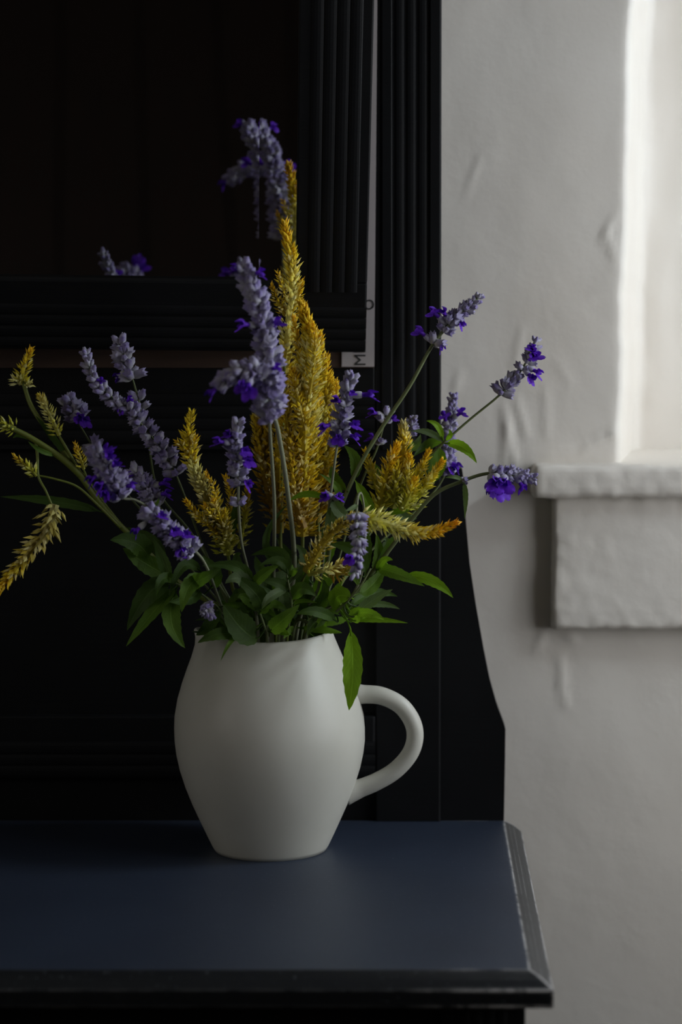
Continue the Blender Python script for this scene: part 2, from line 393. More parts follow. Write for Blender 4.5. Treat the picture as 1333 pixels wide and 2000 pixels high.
struct(box('wall_rear', ROOM_X0 - 0.1, ROOM_X1 + 0.1, ROOM_Y0 - 0.1, ROOM_Y0, 0, ROOM_H, WALLPALE, None, 0))
struct(box('ceiling', ROOM_X0 - 0.1, ROOM_X1 + 0.1, ROOM_Y0 - 0.1, 0.7, ROOM_H, ROOM_H + 0.1, WALLPALE, None, 0))
fl = struct(box('floor', ROOM_X0 - 0.1, ROOM_X1 + 0.1, ROOM_Y0 - 0.1, 0.7, -0.1, -0.012, WALLDARK, None, 0))
pb = bpy.data.meshes.new('floorboard'); _b = box_bm(-0.0725, 0.0725, ROOM_Y0, WY, -0.012, 0, 0.002, 1); _b.to_mesh(pb); _b.free(); pb.materials.append(FLOORW)
i = 0; x = ROOM_X0 + 0.075
while x < ROOM_X1:
    o = bpy.data.objects.new('floorboard', pb); COL.objects.link(o); o.location.x = x; o.parent = fl; x += 0.15

# ------------------------------------------------------------------ the sideboard
TZ = 0.85; BACK = 0.103; XR = 0.1055; SW_ = 1.30; XL = XR - SW_; XM = (XL + XR) / 2
FRONT = -0.381
side = thing('sideboard', 'black wooden sideboard with reeded back posts and a scuffed top carrying the jug', 'sideboard', (XM, -0.12, 0))
def tabletop():
    prof = [(0.0, 0.0)] + [(0.0155 * t, -0.0095 * (t + 0.35 * math.sin(PI * t) * -0.35)) for t in (0.08, 0.3, 0.55, 0.8, 1.0)] + [(0.0165, -0.0107), (0.0165, -0.0225), (0.0150, -0.0240), (0.010, -0.0250)]
    prof = prof + [(-0.01, -0.0250)]
    bx0, bx1, by0, by1 = XL + 0.0165, XR - 0.0165, FRONT + 0.0165, WY - 0.004
    bm = bmesh.new(); rings = []
    bk = BACK + 0.001
    for o, z in prof:
        rings.append([bm.verts.new(p) for p in ((bx0 - o, bk, TZ + z), (bx0 - o, by0 - o, TZ + z), (bx1 + o, by0 - o, TZ + z), (bx1 + o, bk, TZ + z))])
    for a, b in zip(rings, rings[1:]):
        for i in range(3): bm.faces.new((a[i], a[i + 1], b[i + 1], b[i]))
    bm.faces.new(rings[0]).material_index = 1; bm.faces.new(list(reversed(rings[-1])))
    bm.faces.new([r[3] for r in rings] + [r[0] for r in reversed(rings)])
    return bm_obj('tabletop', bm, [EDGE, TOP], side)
tabletop()
def reed_mesh(nm, length, r, axis='z'):
    "half-round strip, flat side at y = 0, bulging towards -y, from 0 to length"
    V = []; Fc = []; n = 6
    for L in (0, length):
        for k in range(n + 1):
            a = PI * k / n; c = (-math.cos(a) * r, -math.sin(a) * r * 0.27)
            V.append((c[0], c[1], L) if axis == 'z' else (L, c[1], c[0]))
    for k in range(n): Fc.append((k, k + 1, n + 2 + k, n + 1 + k) if axis == 'z' else (k, n + 1 + k, n + 2 + k, k + 1))
    Fc.append(tuple(range(n + 1))); Fc.append(tuple(range(2 * n + 1, n, -1)))
    me = bpy.data.meshes.new(nm); me.from_pydata(V, [], Fc); me.update()
    bm = bmesh.new(); bm.from_mesh(me); bmesh.ops.recalc_face_normals(bm, faces=bm.faces); bm.to_mesh(me); bm.free()
    me.materials.append(PAINT); return me
def put(nm, me, loc, parent, rot=None):
    o = bpy.data.objects.new(nm, me); COL.objects.link(o); o.location = loc
    if rot: o.rotation_euler = rot
    adopt(o, parent); return o
BTOP = 1.95
pz = 0.100                       # front of the back posts
def px_x(px, Y): return (px - CX) / FPX * ((Y + DIST) / math.cos(0)) * 1.0
def XAT(px, py, Y): return U(px, py, Y).x
xa = XAT(733, 900, pz); xb = XAT(862, 900, pz); reed_z0 = U(800, 880, pz).z
def both(fn):
    for s in (1, -1): fn(s)
def mx(x, s): return x if s == 1 else 2 * XM - x
rw = (XAT(836, 700, pz) - XAT(769, 700, pz)) / 3
reed_post = reed_mesh('post_reed', BTOP - 0.08 - reed_z0, rw * 0.46)
def posts(s):
    a, b = sorted((mx(xa, s), mx(xb, s)))
    box('back_post', a, b, pz, WY - 0.002, TZ - 0.001, BTOP, PAINT, side)
    for k in range(3):
        put('post_reed', reed_post, (mx(XAT(769, 700, pz) + rw * (k + 0.5), s), pz + 0.0005, reed_z0), side)
    # edge strips that stand beside the reeds
    for p0, p1 in ((746, 767), (839, 861)):
        a2, b2 = sorted((mx(XAT(p0, 700, pz), s), mx(XAT(p1, 700, pz), s)))
        box('edge_strip', a2, b2, pz - 0.0015, pz + 0.002, reed_z0, BTOP - 0.08, PAINT, side, 0.001)
    # shaped bracket beside the post
    pts = [(858, 1606), (858, 912), (903, 915), (906, 935), (909, 1000), (918, 1100), (930, 1180), (945, 1265), (958, 1330), (972, 1380), (984, 1412), (988, 1424), (987, 1500), (985, 1606)]
    W = [U(x, y, BACK) for x, y in pts]
    bm = bmesh.new()
    f = bm.faces.new([bm.verts.new((mx(p.x, s), BACK, max(p.z, TZ - 0.001))) for p in W])
    r = bmesh.ops.extrude_face_region(bm, geom=[f]); bmesh.ops.translate(bm, vec=(0, 0.026, 0), verts=[v for v in r['geom'] if isinstance(v, bmesh.types.BMVert)])
    bm_obj('bracket', bm, PAINT, side)
both(posts)
# lower back between the posts: panel, rails and their mouldings
lx0, lx1 = 2 * XM - xa, xa
rail_top = U(600, 716, pz).z; rail_bot = U(600, 880, pz).z
box('lower_panel', lx0, lx1, BACK + 0.004, BACK + 0.02, TZ - 0.001, rail_bot + 0.01, PAINT, side, 0)
box('mirror_rail', lx0, lx1, pz, WY - 0.004, rail_bot, rail_top, PAINT, side)
rr = 0.0065
reed_h = reed_mesh('rail_reed', lx1 - lx0, rr, 'x')
for py in (782, 806, 830, 853): put('rail_reed', reed_h, (lx0, pz, U(600, py, pz).z), side)
z1, z0 = U(300, 1398, pz).z, U(300, 1515, pz).z
box('low_rail', lx0, lx1, pz - 0.001, BACK + 0.006, z0, z1, PAINT, side, 0.002)
for py in (1462, 1484, 1506): put('rail_reed', reed_h, (lx0, pz - 0.001, U(300, py, pz).z), side)
# bare wooden back board behind the mirror, cornice
box('back_board', lx0 + 0.0005, lx1 - 0.0005, 0.0985, 0.12, rail_top - 0.001, BTOP, BROWN, side, 0)
box('cornice', XL + 0.05, XR - 0.05, 0.06, WY - 0.004, BTOP, BTOP + 0.05, PAINT, side, 0.006)
# carcass below the top
cz = TZ - 0.0250
cy = FRONT + 0.030; cxr = U(1027, 1985, cy).x; cxl = 2 * XM - cxr
box('carcass_side', cxr - 0.02, cxr, cy + 0.005, 0.12, 0.1, cz, PAINT, side)
box('carcass_side', cxl, cxl + 0.02, cy + 0.005, 0.12, 0.1, cz, PAINT, side)
box('carcass_back', cxl + 0.02, cxr - 0.02, 0.10, 0.12, 0.1, cz, PAINT, side)
box('carcass_bottom', cxl + 0.02, cxr - 0.02, cy + 0.02, 0.10, 0.1, 0.12, PAINT, side)
cpx = U(862, 1985, cy).x
reed_c = reed_mesh('corner_reed', 0.6, 0.0042)
for s in (1, -1):
    a, b = sorted((mx(cpx, s), mx(cxr, s)))
    box('corner_post', a, b, cy, cy + 0.05, 0, cz, PAINT, side)
    for px in (908, 932, 956, 980): put('corner_reed', reed_c, (mx(U(px, 1985, cy).x, s), cy, cz - 0.61), side)
    box('rear_foot', *sorted((mx(cxr - 0.05, s), mx(cxr, s))), 0.07, 0.12, 0, 0.1, PAINT, side)
box('frieze_rail', mx(cpx, -1), cpx, cy + 0.012, cy + 0.03, cz - 0.03, cz, PAINT, side)
xmid = XM
for a, b in ((mx(cpx, -1), xmid), (xmid, cpx)):
    dr = box('drawer', a + 0.003, b - 0.003, cy + 0.010, cy + 0.028, cz - 0.18, cz - 0.033, PAINT, side, 0.003)
    bmk = bmesh.new(); bmesh.ops.create_uvsphere(bmk, u_segments=12, v_segments=8, radius=0.014)
    for v in bmk.verts: v.co += Vector(((a + b) / 2, cy - 0.006, cz - 0.105))
    bm_obj('knob', bmk, BRASS, dr, True)
    dd = box('cupboard_door', a + 0.003, b - 0.003, cy + 0.010, cy + 0.028, 0.12, cz - 0.186, PAINT, side, 0.003)

# ------------------------------------------------------------------ sheet of card tucked behind the mirror
cyd = 0.0968
zb_, zt_ = rail_top, 1.80
def card_x(p0, p1, z):
    a, b = U(*p0, cyd), U(*p1, cyd); return a.x + (b.x - a.x) * (z - a.z) / (b.z - a.z)
cq = [(card_x((668, 715), (674, 0), zb_), zb_), (card_x((731.5, 715), (737.5, 0), zb_), zb_), (card_x((731.5, 715), (737.5, 0), zt_), zt_), (card_x((668, 715), (674, 0), zt_), zt_)]
card = mesh_obj('printed_sheet', [(x, cyd, z) for x, z in cq] + [(x, cyd + 0.0015, z) for x, z in cq], [(0, 1, 2, 3), (7, 6, 5, 4), (0, 4, 5, 1), (1, 5, 6, 2), (2, 6, 7, 3), (3, 7, 4, 0)], CARD)
tag(card, 'pale grey printed sheet of card tucked behind the mirror against the post', 'card')
def text(body, size, loc, rz):
    cu = bpy.data.curves.new('lettering', 'FONT'); cu.body = body; cu.size = size; cu.extrude = 0.0001; cu.offset = 0.0; cu.align_x = 'CENTER'; cu.align_y = 'CENTER'
    t = bpy.data.objects.new('t', cu); COL.objects.link(t); dg = bpy.context.evaluated_depsgraph_get()
    me = bpy.data.meshes.new_from_object(t.evaluated_get(dg)); bpy.data.objects.remove(t)
    me.materials.clear(); me.materials.append(INK)
    me.transform(Matrix.Translation(loc) @ Matrix.Rotation(PI / 2, 4, 'X') @ Matrix.Rotation(rz, 4, 'Z'))
    return link('lettering', me, None, card)
tp = U(705, 695, cyd - 0.0003); text('ME', 0.0145, tp, PI / 2)
tp = U(723, 595, cyd - 0.0003); text('O', 0.012, tp, PI / 2)

# ------------------------------------------------------------------ tilting mirror
TILT = math.radians(19.5); YAW = math.radians(3.0); ROLL = math.radians(0.75)
corner = U(714, 686, 0.079)
mir = thing('tilting_mirror', 'black framed mirror with reeded frame, tipped forward over the sideboard', 'mirror', corner)
# local frame: origin at the lower right corner, +x to the left edge is negative, z up the glass, -y out of the face
mir.rotation_euler = (Matrix.Rotation(YAW, 4, 'Z') @ Matrix.Rotation(TILT, 4, 'X') @ Matrix.Rotation(ROLL, 4, 'Y')).to_euler()
def mchild(o, parent=mir): o.parent = parent; o.matrix_parent_inverse = Matrix(); return o
MW, MH, ST = 1.02 * 0.95, 0.62, 0.062
RAILW = 0.0645
def mbox(n, x0, x1, y0, y1, z0, z1, mat=PAINT, bevel=0.0015): return mchild(box(n, x0, x1, y0, y1, z0, z1, mat, None, bevel))
mbox('bottom_rail', -MW, 0, -0.004, 0.014, 0, RAILW)
mbox('top_rail', -MW, 0, -0.004, 0.014, MH - RAILW, MH)
mbox('stile', -ST, 0, -0.004, 0.014, RAILW, MH - RAILW); mbox('stile', -MW, -MW + ST, -0.004, 0.014, RAILW, MH - RAILW)
rv = reed_mesh('frame_reed', MH - 2 * RAILW + 0.016, 0.0052); rh = reed_mesh('frame_reed', MW, 0.0047, 'x')
for sx in (-1, 1):
    for k in range(4):
        xx = -0.014 - k * 0.0108 if sx == 1 else -MW + 0.014 + k * 0.0108
        o = bpy.data.objects.new('frame_reed', rv); COL.objects.link(o); o.location = (xx, -0.004, RAILW - 0.008); mchild(o)
for k in range(4):
    for zz in (0.007 + k * 0.0102, MH - 0.007 - k * 0.0102):
        o = bpy.data.objects.new('frame_reed', rh); COL.objects.link(o); o.location = (-MW, -0.004, zz); mchild(o)
# silvered glass with a broad ground border
def glass():
    x0, x1, z0, z1 = -MW + ST - 0.002, -ST + 0.002, RAILW - 0.002, MH - RAILW + 0.002
    bw = 0.034; d = 0.034 * math.tan(math.radians(1.5))
    out = [(x0, z0), (x1, z0), (x1, z1), (x0, z1)]; inn = [(x0 + bw, z0 + 0.0003), (x1 - bw, z0 + 0.0003), (x1 - bw, z1 - bw), (x0 + bw, z1 - bw)]
    y = 0.0035
    V = [(x, y - d, z) for x, z in out] + [(x, y, z) for x, z in inn] + [(x, 0.008, z) for x, z in out]
    V[0] = (x0, y - d, z0); 
    Fc = [(4, 5, 6, 7)] + [(i, (i + 1) % 4, 4 + (i + 1) % 4, 4 + i) for i in range(4)] + [((i + 1) % 4, i, 8 + i, 8 + (i + 1) % 4) for i in range(4)] + [(11, 10, 9, 8)]
    return mchild(mesh_obj('mirror_glass', V, Fc, MIRROR))
glass()
for xx in (-0.1, -MW + 0.1): mbox('hinge_block', xx - 0.02, xx + 0.02, 0.012, 0.024, 0.002, 0.03)

# ------------------------------------------------------------------ the jug
JC = U(529, 1656, 0.0); JX = JC.x
def jug():
    root = thing('jug', 'matt white ceramic jug with a loop handle, holding the cut flowers', 'jug', (JX, 0, TZ))
    S = DIST / FPX * 1.004
    prof = [(1236, 124), (1248, 128), (1262, 134), (1285, 144), (1310, 155.5), (1335, 166), (1365, 177), (1400, 185.5), (1425, 188), (1450, 188), (1475, 185), (1505, 178.5), (1540, 167.5), (1575, 154), (1610, 138.5), (1640, 125), (1660, 115.5), (1668, 111)]
    zt = U(529, 1236, 0).z; zb = TZ
    y2z = lambda y: zb + (zt - zb) * (1668 - y) / (1668 - 1236)
    outer = [(r * S, y2z(y)) for y, r in prof]
    th = 0.0045
    inner = [(r - th, z if i else z) for i, (r, z) in enumerate(outer)]
    ring = [(0.0, zb + 0.0005)] + [(outer[-1][0] - 0.004, zb)] + list(reversed(outer)) + [(outer[0][0] - th * 0.5, zt + 0.0014)] + [(r, z) for r, z in inner[:-2]] + [(inner[-2][0] - 0.004, zb + 0.007), (0.0, zb + 0.007)]
    n = 72; V = []; Fc = []
    for r, z in ring:
        for k in range(n):
            a = 2 * PI * k / n
            x, y = r * math.cos(a), r * math.sin(a)
            if z > zb + 0.10:                      # the lip: drawn out to a small spout opposite the handle, and dipping a little at the front
                t = (z - zb - 0.10) / (zt - zb - 0.10)
                da = math.atan2(math.sin(a - PI), math.cos(a - PI))
                x -= 0.0055 * t * math.exp(-(da / 0.9) ** 2)
                if t > 0.8:
                    q = (t - 0.8) / 0.2
                    x -= 0.0050 * q * q * math.exp(-(da / 0.30) ** 2)
                zz = z + 0.0015 * t * t * t * math.cos(2 * a) + 0.0012 * max(0, t) ** 6 * math.exp(-(da / 0.2) ** 2)
            else: zz = z
            wob = 1 + 0.004 * noise.noise(Vector((math.cos(a) * 1.3, math.sin(a) * 1.3, z * 14)))
            V.append((JX + x * wob, y * wob, zz))
    for i in range(len(ring) - 1):
        for k in range(n):
            k2 = (k + 1) % n
            Fc.append((i * n + k, i * n + k2, (i + 1) * n + k2, (i + 1) * n + k))
    o = mesh_obj('body', V, Fc, CERAMIC, root, True)
    bm = bmesh.new(); bm.from_mesh(o.data); bmesh.ops.remove_doubles(bm, verts=bm.verts, dist=1e-6); bmesh.ops.recalc_face_normals(bm, faces=bm.faces); bm.to_mesh(o.data); bm.free()
    H = [U(x, y, 0) for x, y in ((676, 1356), (705, 1356), (745, 1359), (783, 1378), (806, 1410), (811, 1442), (800, 1474), (772, 1505), (735, 1527), (700, 1541), (676, 1548))]
    PH = catmull(H, 6)
    h = tube('handle', PH, lambda t: 0.0086 - 0.0012 * math.sin(PI * t) + 0.0028 * (max(0, 0.12 - t) / 0.12) + 0.0028 * (max(0, t - 0.88) / 0.12), CERAMIC, root, 16, 0.98)
    return zt
RIMZ = jug()

# ------------------------------------------------------------------ plant pieces: calyces, florets, leaves, bracts
def make_calyx(seed, openness):
    rnd = random.Random(seed); n = 10; rows = [(0, 0.10), (0.18, 0.23), (0.45, 0.30), (0.72, 0.27), (0.92, 0.20 + openness), (1.0, 0.16 + openness * 1.3)]
    V = []; Fc = []
    for z, r in rows:
        for k in range(n):
            a = 2 * PI * k / n; rr_ = r * (1 + 0.10 * rnd.uniform(-1, 1)) * (1.14 if k % 2 else 0.82)
            zz = z + (0.11 * (1 if k % 2 else -1) if z > 0.95 else 0)
            V.append((math.cos(a) * rr_, math.sin(a) * rr_, zz))
    for i in range(len(rows) - 1):
        for k in range(n): Fc.append((i * n + k, i * n + (k + 1) % n, (i + 1) * n + (k + 1) % n, (i + 1) * n + k))
    V.append((0, 0, 0.70 if openness > 0.02 else 1.06)); c = len(V) - 1; b = (len(rows) - 1) * n
    for k in range(n): Fc.append((b + k, b + (k + 1) % n, c))
    me = bpy.data.meshes.new('calyx'); me.from_pydata(V, [], Fc); me.update(); me.materials.append(CALYX)
    me.polygons.foreach_set('use_smooth', [True] * len(me.polygons)); return me
CALYXES = [make_calyx(1, 0.0), make_calyx(2, 0.07), make_calyx(3, 0.13), make_calyx(4, -0.03)]
def lobe(V, Fc, base, ax, side_, up, L, Wd, cup, mi, MI, nu=4, nv=4):
    o = len(V)
    for j in range(nv + 1):
        t = j / nv; wd = Wd * math.sin(PI * (0.18 + 0.80 * t)) ** 0.7
        for i in range(nu + 1):
            s = 2 * i / nu - 1
            V.append(base + ax * (L * t) + side_ * (wd * s) + up * (cup * (s * s * 0.5 - t * t * 0.8) + 0.03 * math.sin(9 * s + 5 * t)))
    for j in range(nv):
        for i in range(nu):
            Fc.append((o + j * (nu + 1) + i, o + j * (nu + 1) + i + 1, o + (j + 1) * (nu + 1) + i + 1, o + (j + 1) * (nu + 1) + i)); MI.append(mi)
def make_floret(seed):
    rnd = random.Random(seed); V = []; Fc = []; MI = []
    rows = [(0, 0.05), (0.10, 0.12), (0.30, 0.155), (0.42, 0.14), (0.44, 0.09), (0.58, 0.10), (0.70, 0.135)]; n = 8
    for z, r in rows:
        for k in range(n): V.append(Vector((math.cos(2 * PI * k / n) * r, math.sin(2 * PI * k / n) * r, z)))
    for i in range(len(rows) - 1):
        for k in range(n): Fc.append((i * n + k, i * n + (k + 1) % n, (i + 1) * n + (k + 1) % n, (i + 1) * n + k)); MI.append(0 if i < 4 else 1)
    X, Y, Z = Vector((1, 0, 0)), Vector((0, 1, 0)), Vector((0, 0, 1))
    for sx in (-1, 1):                                   # broad two-lobed lower lip
        ax = (Z * 0.75 - Y * 0.55 + X * 0.55 * sx).normalized(); sd = X.cross(Y).cross(ax) if False else (X - ax * ax.x).normalized()
        lobe(V, Fc, Vector((0.04 * sx, -0.06, 0.64)), ax, sd, -Y * 0.7 + Z * 0.5, 0.46 + rnd.uniform(-.05, .05), 0.20, 0.12, 1, MI)
    for sx in (-1, 1):                                   # small side lobes
        ax = (Z * 0.7 + X * 0.75 * sx).normalized(); sd = (Y - ax * ax.y).normalized()
        lobe(V, Fc, Vector((0.07 * sx, 0.0, 0.64)), ax, sd, X * sx, 0.24, 0.10, 0.05, 1, MI, 3, 3)
    ax = (Z * 0.95 + Y * 0.35).normalized()              # hooded upper lip
    lobe(V, Fc, Vector((0, 0.06, 0.62)), ax, X, -Y, 0.36, 0.13, -0.16, 1, MI)
    me = bpy.data.meshes.new('floret'); me.from_pydata([tuple(v) for v in V], [], Fc); me.update()
    me.materials.append(CALYX); me.materials.append(PURPLE); me.polygons.foreach_set('material_index', MI)
    me.polygons.foreach_set('use_smooth', [True] * len(me.polygons)); return me
FLORETS = [make_floret(11), make_floret(12), make_floret(13)]
def place(nm, me, pos, direction, scale, spin, parent, wide=1.0):
    o = bpy.data.objects.new(nm, me); COL.objects.link(o)
    q = Vector((0, 0, 1)).rotation_difference(direction.normalized()) @ Quaternion((0, 0, 1), spin)
    o.matrix_basis = Matrix.Translation(pos) @ q.to_matrix().to_4x4() @ Matrix.Diagonal((scale * wide, scale * wide, scale, 1))
    adopt(o, parent); return o
PXM = DIST / FPX        # metres per photo pixel at the jug
def leaf(parent, p0, p1, p2, wpx, mat=None, roll=0.0, fold=0.25, shape=0.42):
    "leaf from p0 over p1 to the tip p2; each point is (px, py, Y)"
    A, B, C_ = (U(*p) for p in (p0, p1, p2)); mat = mat or LEAF
    n = 16; V = []; Fc = []; wd = wpx * PXM * 0.41
    P = []
    for i in range(n + 1):
        t = i / n; P.append(A * (1 - t) ** 2 + (B * 2 - (A + C_) * 0.5) * (2 * t * (1 - t)) + C_ * t * t)
    T, _n = frames(P)
    view = Vector((0, -1, 0.25)).normalized()
    m = 6
    for i in range(n + 1):
        t = i / n
        s = T[i].cross(view)
        if s.length < 0.15: s = T[i].cross(Vector((0.3, 0, 1)))
        s.normalize(); s = Quaternion(T[i], roll) @ s; up = s.cross(T[i]).normalized()
        k = max(0.0, math.sin(PI * t ** (math.log(0.5) / math.log(shape)))) ** 0.85
        if t < 0.12: k = max(k * 0.4, 0.05)
        ww = wd * k * (1 + 0.05 * (1 if i % 2 else -1) * (0 if wpx < 12 else 1))
        for j in range(m + 1):
            q = 2 * j / m - 1
            V.append(P[i] + s * (ww * q) + up * (ww * (abs(q) ** 1.3 * fold - (0.05 if j == m // 2 else 0))) + up * (0.05 * ww * math.sin(t * 17 + q * 3)))
    for i in range(n):
        for j in range(m):
            a = i * (m + 1) + j; Fc.append((a, a + 1, a + m + 2, a + m + 1))
    o = mesh_obj('leaf', V, Fc, mat, parent, True); uvl = o.data.uv_layers.new(name='UVMap')
    uvl.data.foreach_set('uv', [c for lp in o.data.loops for c in ((lp.vertex_index % (m + 1)) / m, (lp.vertex_index // (m + 1)) / n)])
    return o
SLOTS = []
def jug_entry(p, r):
    "where a stem stands on the jug floor and where it passes the mouth: beside the stems already there, never through them"
    dx = (p.x - JX) * 0.55; dy = p.y * 0.7; m = math.hypot(dx, dy)
    if m > 0.039: dx *= 0.039 / m; dy *= 0.039 / m
    best = None
    for k in range(900):                                   # spiral outwards from the wished-for place to the nearest free one
        q = 0.0017 * math.sqrt(k); a = k * 2.39996; x, y = dx + q * math.cos(a), dy + q * math.sin(a)
        if math.hypot(x, y) + r > 0.0425: continue
        if all(math.hypot(x - u, y - v) > (r + w_) * 1.25 + 0.0008 for u, v, w_ in SLOTS): best = (x, y); break
    x, y = best or (dx, dy); SLOTS.append((x, y, r))
    return Vector((JX + x * 0.86, y * 0.86, TZ + 0.009)), Vector((JX + x, y, RIMZ - 0.004))
def stem_path(pts, rpx):
    W = [U(*p) for p in pts]; a, b = jug_entry(W[0], rpx * PXM); return catmull([a, b] + W, 7)

SALV = 'blue salvia stems in the jug'; CELO = 'yellow celosia stems in the jug'
def salvia(label, pts, spikes, florets=(), leaves=(), stem_r=2.6, seed=0, mat=None, own_base=True):
    """pts: stem way-points (px, py, Y) from mouth to tip; spikes: list of (path pts, calyx px, step px, per whorl, tip factor);
    florets: (px, py, Y, axis px, axis py, axis Y)"""
    rnd = random.Random(seed * 17 + 3)
    P = stem_path(pts, stem_r) if own_base else catmull([U(*p) for p in pts], 7)
    root = thing('salvia', label, 'flower', P[0], SALV)
    tube('stem', P, lambda t: (stem_r * (1 - 0.45 * t)) * PXM, mat or STEMP, root)
    for path, cs, step, per, tipf in spikes:
        Q = catmull([U(*p) for p in path], 14)
        L = [0]
        for a, b in zip(Q, Q[1:]): L.append(L[-1] + (b - a).length)
        T, Nn = frames(Q); tot = L[-1]; s = 0.0; w_ = 0
        while s <= tot:
            i = max(k for k in range(len(L)) if L[k] <= s + 1e-9); i = min(i, len(Q) - 2)
            f = (s - L[i]) / max(1e-9, L[i + 1] - L[i]); p = Q[i].lerp(Q[i + 1], f)
            u = s / tot; k = per if u < 0.85 else max(3, per - 2)
            size = cs * PXM * (1 + (tipf - 1) * u)
            for j in range(k):
                a = 2 * PI * (j + 0.5 * (w_ % 2)) / k + rnd.uniform(-0.35, 0.35)
                rad = Quaternion(T[i], a) @ Nn[i]
                el = math.radians(rnd.uniform(48, 82) - 28 * u)
                d = T[i] * math.cos(el) + rad * math.sin(el)
                me = CALYXES[rnd.choice((0, 1, 1, 2, 3)) if u < 0.7 else rnd.choice((0, 3))]
                place('calyx', me, p + rad * (0.8 * PXM) + T[i] * rnd.uniform(-2, 2) * PXM, d, size * rnd.uniform(0.8, 1.15), rnd.uniform(0, 6.28), root, rnd.uniform(0.9, 1.12))
            s += step * PXM * (1 - 0.35 * u); w_ += 1
    for f in florets:
        a = U(f[3], f[4], f[5]); b = U(f[0], f[1], f[2]); d = b - a
        q = Vector((0, 0, 1)).rotation_difference(d.normalized()); down = q.inverted() @ Vector((0, -0.45, -1))
        spin = math.atan2(down.y, down.x) + PI / 2 + rnd.uniform(-0.5, 0.5)
        sc = max(d.length * 1.12, 24 * PXM)
        place('floret', FLORETS[rnd.randrange(3)], b - d.normalized() * sc * 0.92, d, sc, spin, root, max(0.75, min(1.1, 40 * PXM / sc)))
    for lf in leaves: leaf(root, *lf)
    return root

def plume_geo(path, wpx, bpx, n, cols, rnd, V, Fc, Cc, base_pow=0.55):
    """one celosia plume: pointed papery bracts packed round an axis; cols = colour stops (u, rgb)"""
    Q = catmull([U(*p) for p in path], 10); T, Nn = frames(Q)
    def col(u):
        for (u0, c0_), (u1, c1_) in zip(cols, cols[1:]):
            if u <= u1: f = (u - u0) / (u1 - u0); return [a + (b - a) * f for a, b in zip(c0_, c1_)]
        return cols[-1][1]
    # core
    v, f = tube_geo(Q, lambda t: max(0.6, wpx * 0.22 * (1 - t) ** base_pow) * PXM, 6)
    o = len(V); V += v; Fc += [tuple(k + o for k in q) for q in f]
    for i in range(len(Q)): Cc += [[x * 0.7 for x in col(i / (len(Q) - 1))]] * 6
    n = int(n * 0.72)
    for k in range(n):
        u = ((k + rnd.random()) / n) ** 0.9; x = u * (len(Q) - 1); i = min(int(x), len(Q) - 2); p = Q[i].lerp(Q[i + 1], x - i)
        a = k * 2.39996 + rnd.uniform(-0.5, 0.5); rad = Quaternion(T[i], a) @ Nn[i]; side_ = T[i].cross(rad)
        env = max(0.12, (1 - u) ** base_pow)
        el = math.radians(rnd.uniform(36, 72) * (0.40 + 0.60 * env)); L = bpx * PXM * rnd.uniform(0.8, 1.4) * (0.55 + 0.45 * env)
        d = T[i] * math.cos(el) + rad * math.sin(el); up = side_.cross(d).normalized()
        b0 = p + rad * (wpx * 0.5 * PXM * env * rnd.uniform(0.25, 0.75)); wd = L * rnd.uniform(0.17, 0.27)
        c = col(min(1, max(0, u + rnd.uniform(-0.06, 0.06)))); g = rnd.uniform(0.78, 1.2)
        if rnd.random() < 0.30 and u < 0.8: c = [x * 0.5 + y * 0.5 for x, y in zip(c, (0.97, 0.94, 0.58))]
        o = len(V)
        V += [b0, b0 + d * L * 0.45 + side_ * wd, b0 + d * L * 0.45 - side_ * wd, b0 + d * L + rad * L * 0.05, b0 + d * L * 0.45 + up * wd * 0.7, b0 + d * L * 0.4 - up * wd * 0.5]
        Fc += [(o, o + 1, o + 4), (o, o + 4, o + 2), (o + 4, o + 1, o + 3), (o + 4, o + 3, o + 2), (o, o + 5, o + 1), (o, o + 2, o + 5), (o + 5, o + 3, o + 1), (o + 5, o + 2, o + 3)]
        Cc += [[x * g * 0.85 for x in c], [x * g for x in c], [x * g for x in c], [min(1, x * g * 1.12) for x in c], [x * g for x in c], [x * g for x in c]]
YEL = (0.88, 0.70, 0.035); DEEP = (0.68, 0.48, 0.018); PALE = (0.95, 0.90, 0.34); GRN = (0.55, 0.56, 0.06); ORG = (0.94, 0.62, 0.015); LIME = (0.80, 0.77, 0.09)
MIXED = [(0, DEEP), (0.35, YEL), (0.6, PALE), (0.8, YEL), (1, ORG)]
GOLD = [(0, DEEP), (0.5, YEL), (1, ORG)]
DARK = [(0, (0.48, 0.26, 0.010)), (0.6, DEEP), (1, YEL)]
FRESH = [(0, GRN), (0.35, LIME), (0.75, YEL), (1, ORG)]
def celosia(label, stems, plumes, leaves=(), seed=0, rooted=True):
    rnd = random.Random(seed * 31 + 5); root = None
    for k, (pts, r) in enumerate(stems):
        P = stem_path(pts, r) if (k == 0 and rooted) else catmull([U(*p) for p in pts], 7)
        if root is None: root = thing('celosia', label, 'flower', P[0], CELO)
        tube('stem' if k == 0 else 'side_stem', P, lambda t: r * (1 - 0.4 * t) * PXM, STEMY, root)
    for path, wpx, bpx, n, cols in plumes:
        V, Fc, Cc = [], [], []
        plume_geo(path, wpx, bpx, n, cols, rnd, V, Fc, Cc)
        o = mesh_obj('plume', V, Fc, BRACT, root); o['kind'] = 'stuff'
        at = o.data.color_attributes.new('tint', 'FLOAT_COLOR', 'POINT')
        at.data.foreach_set('color', [x for c in Cc for x in (*c, 1.0)])
    for lf in leaves: leaf(root, *lf)
    return root

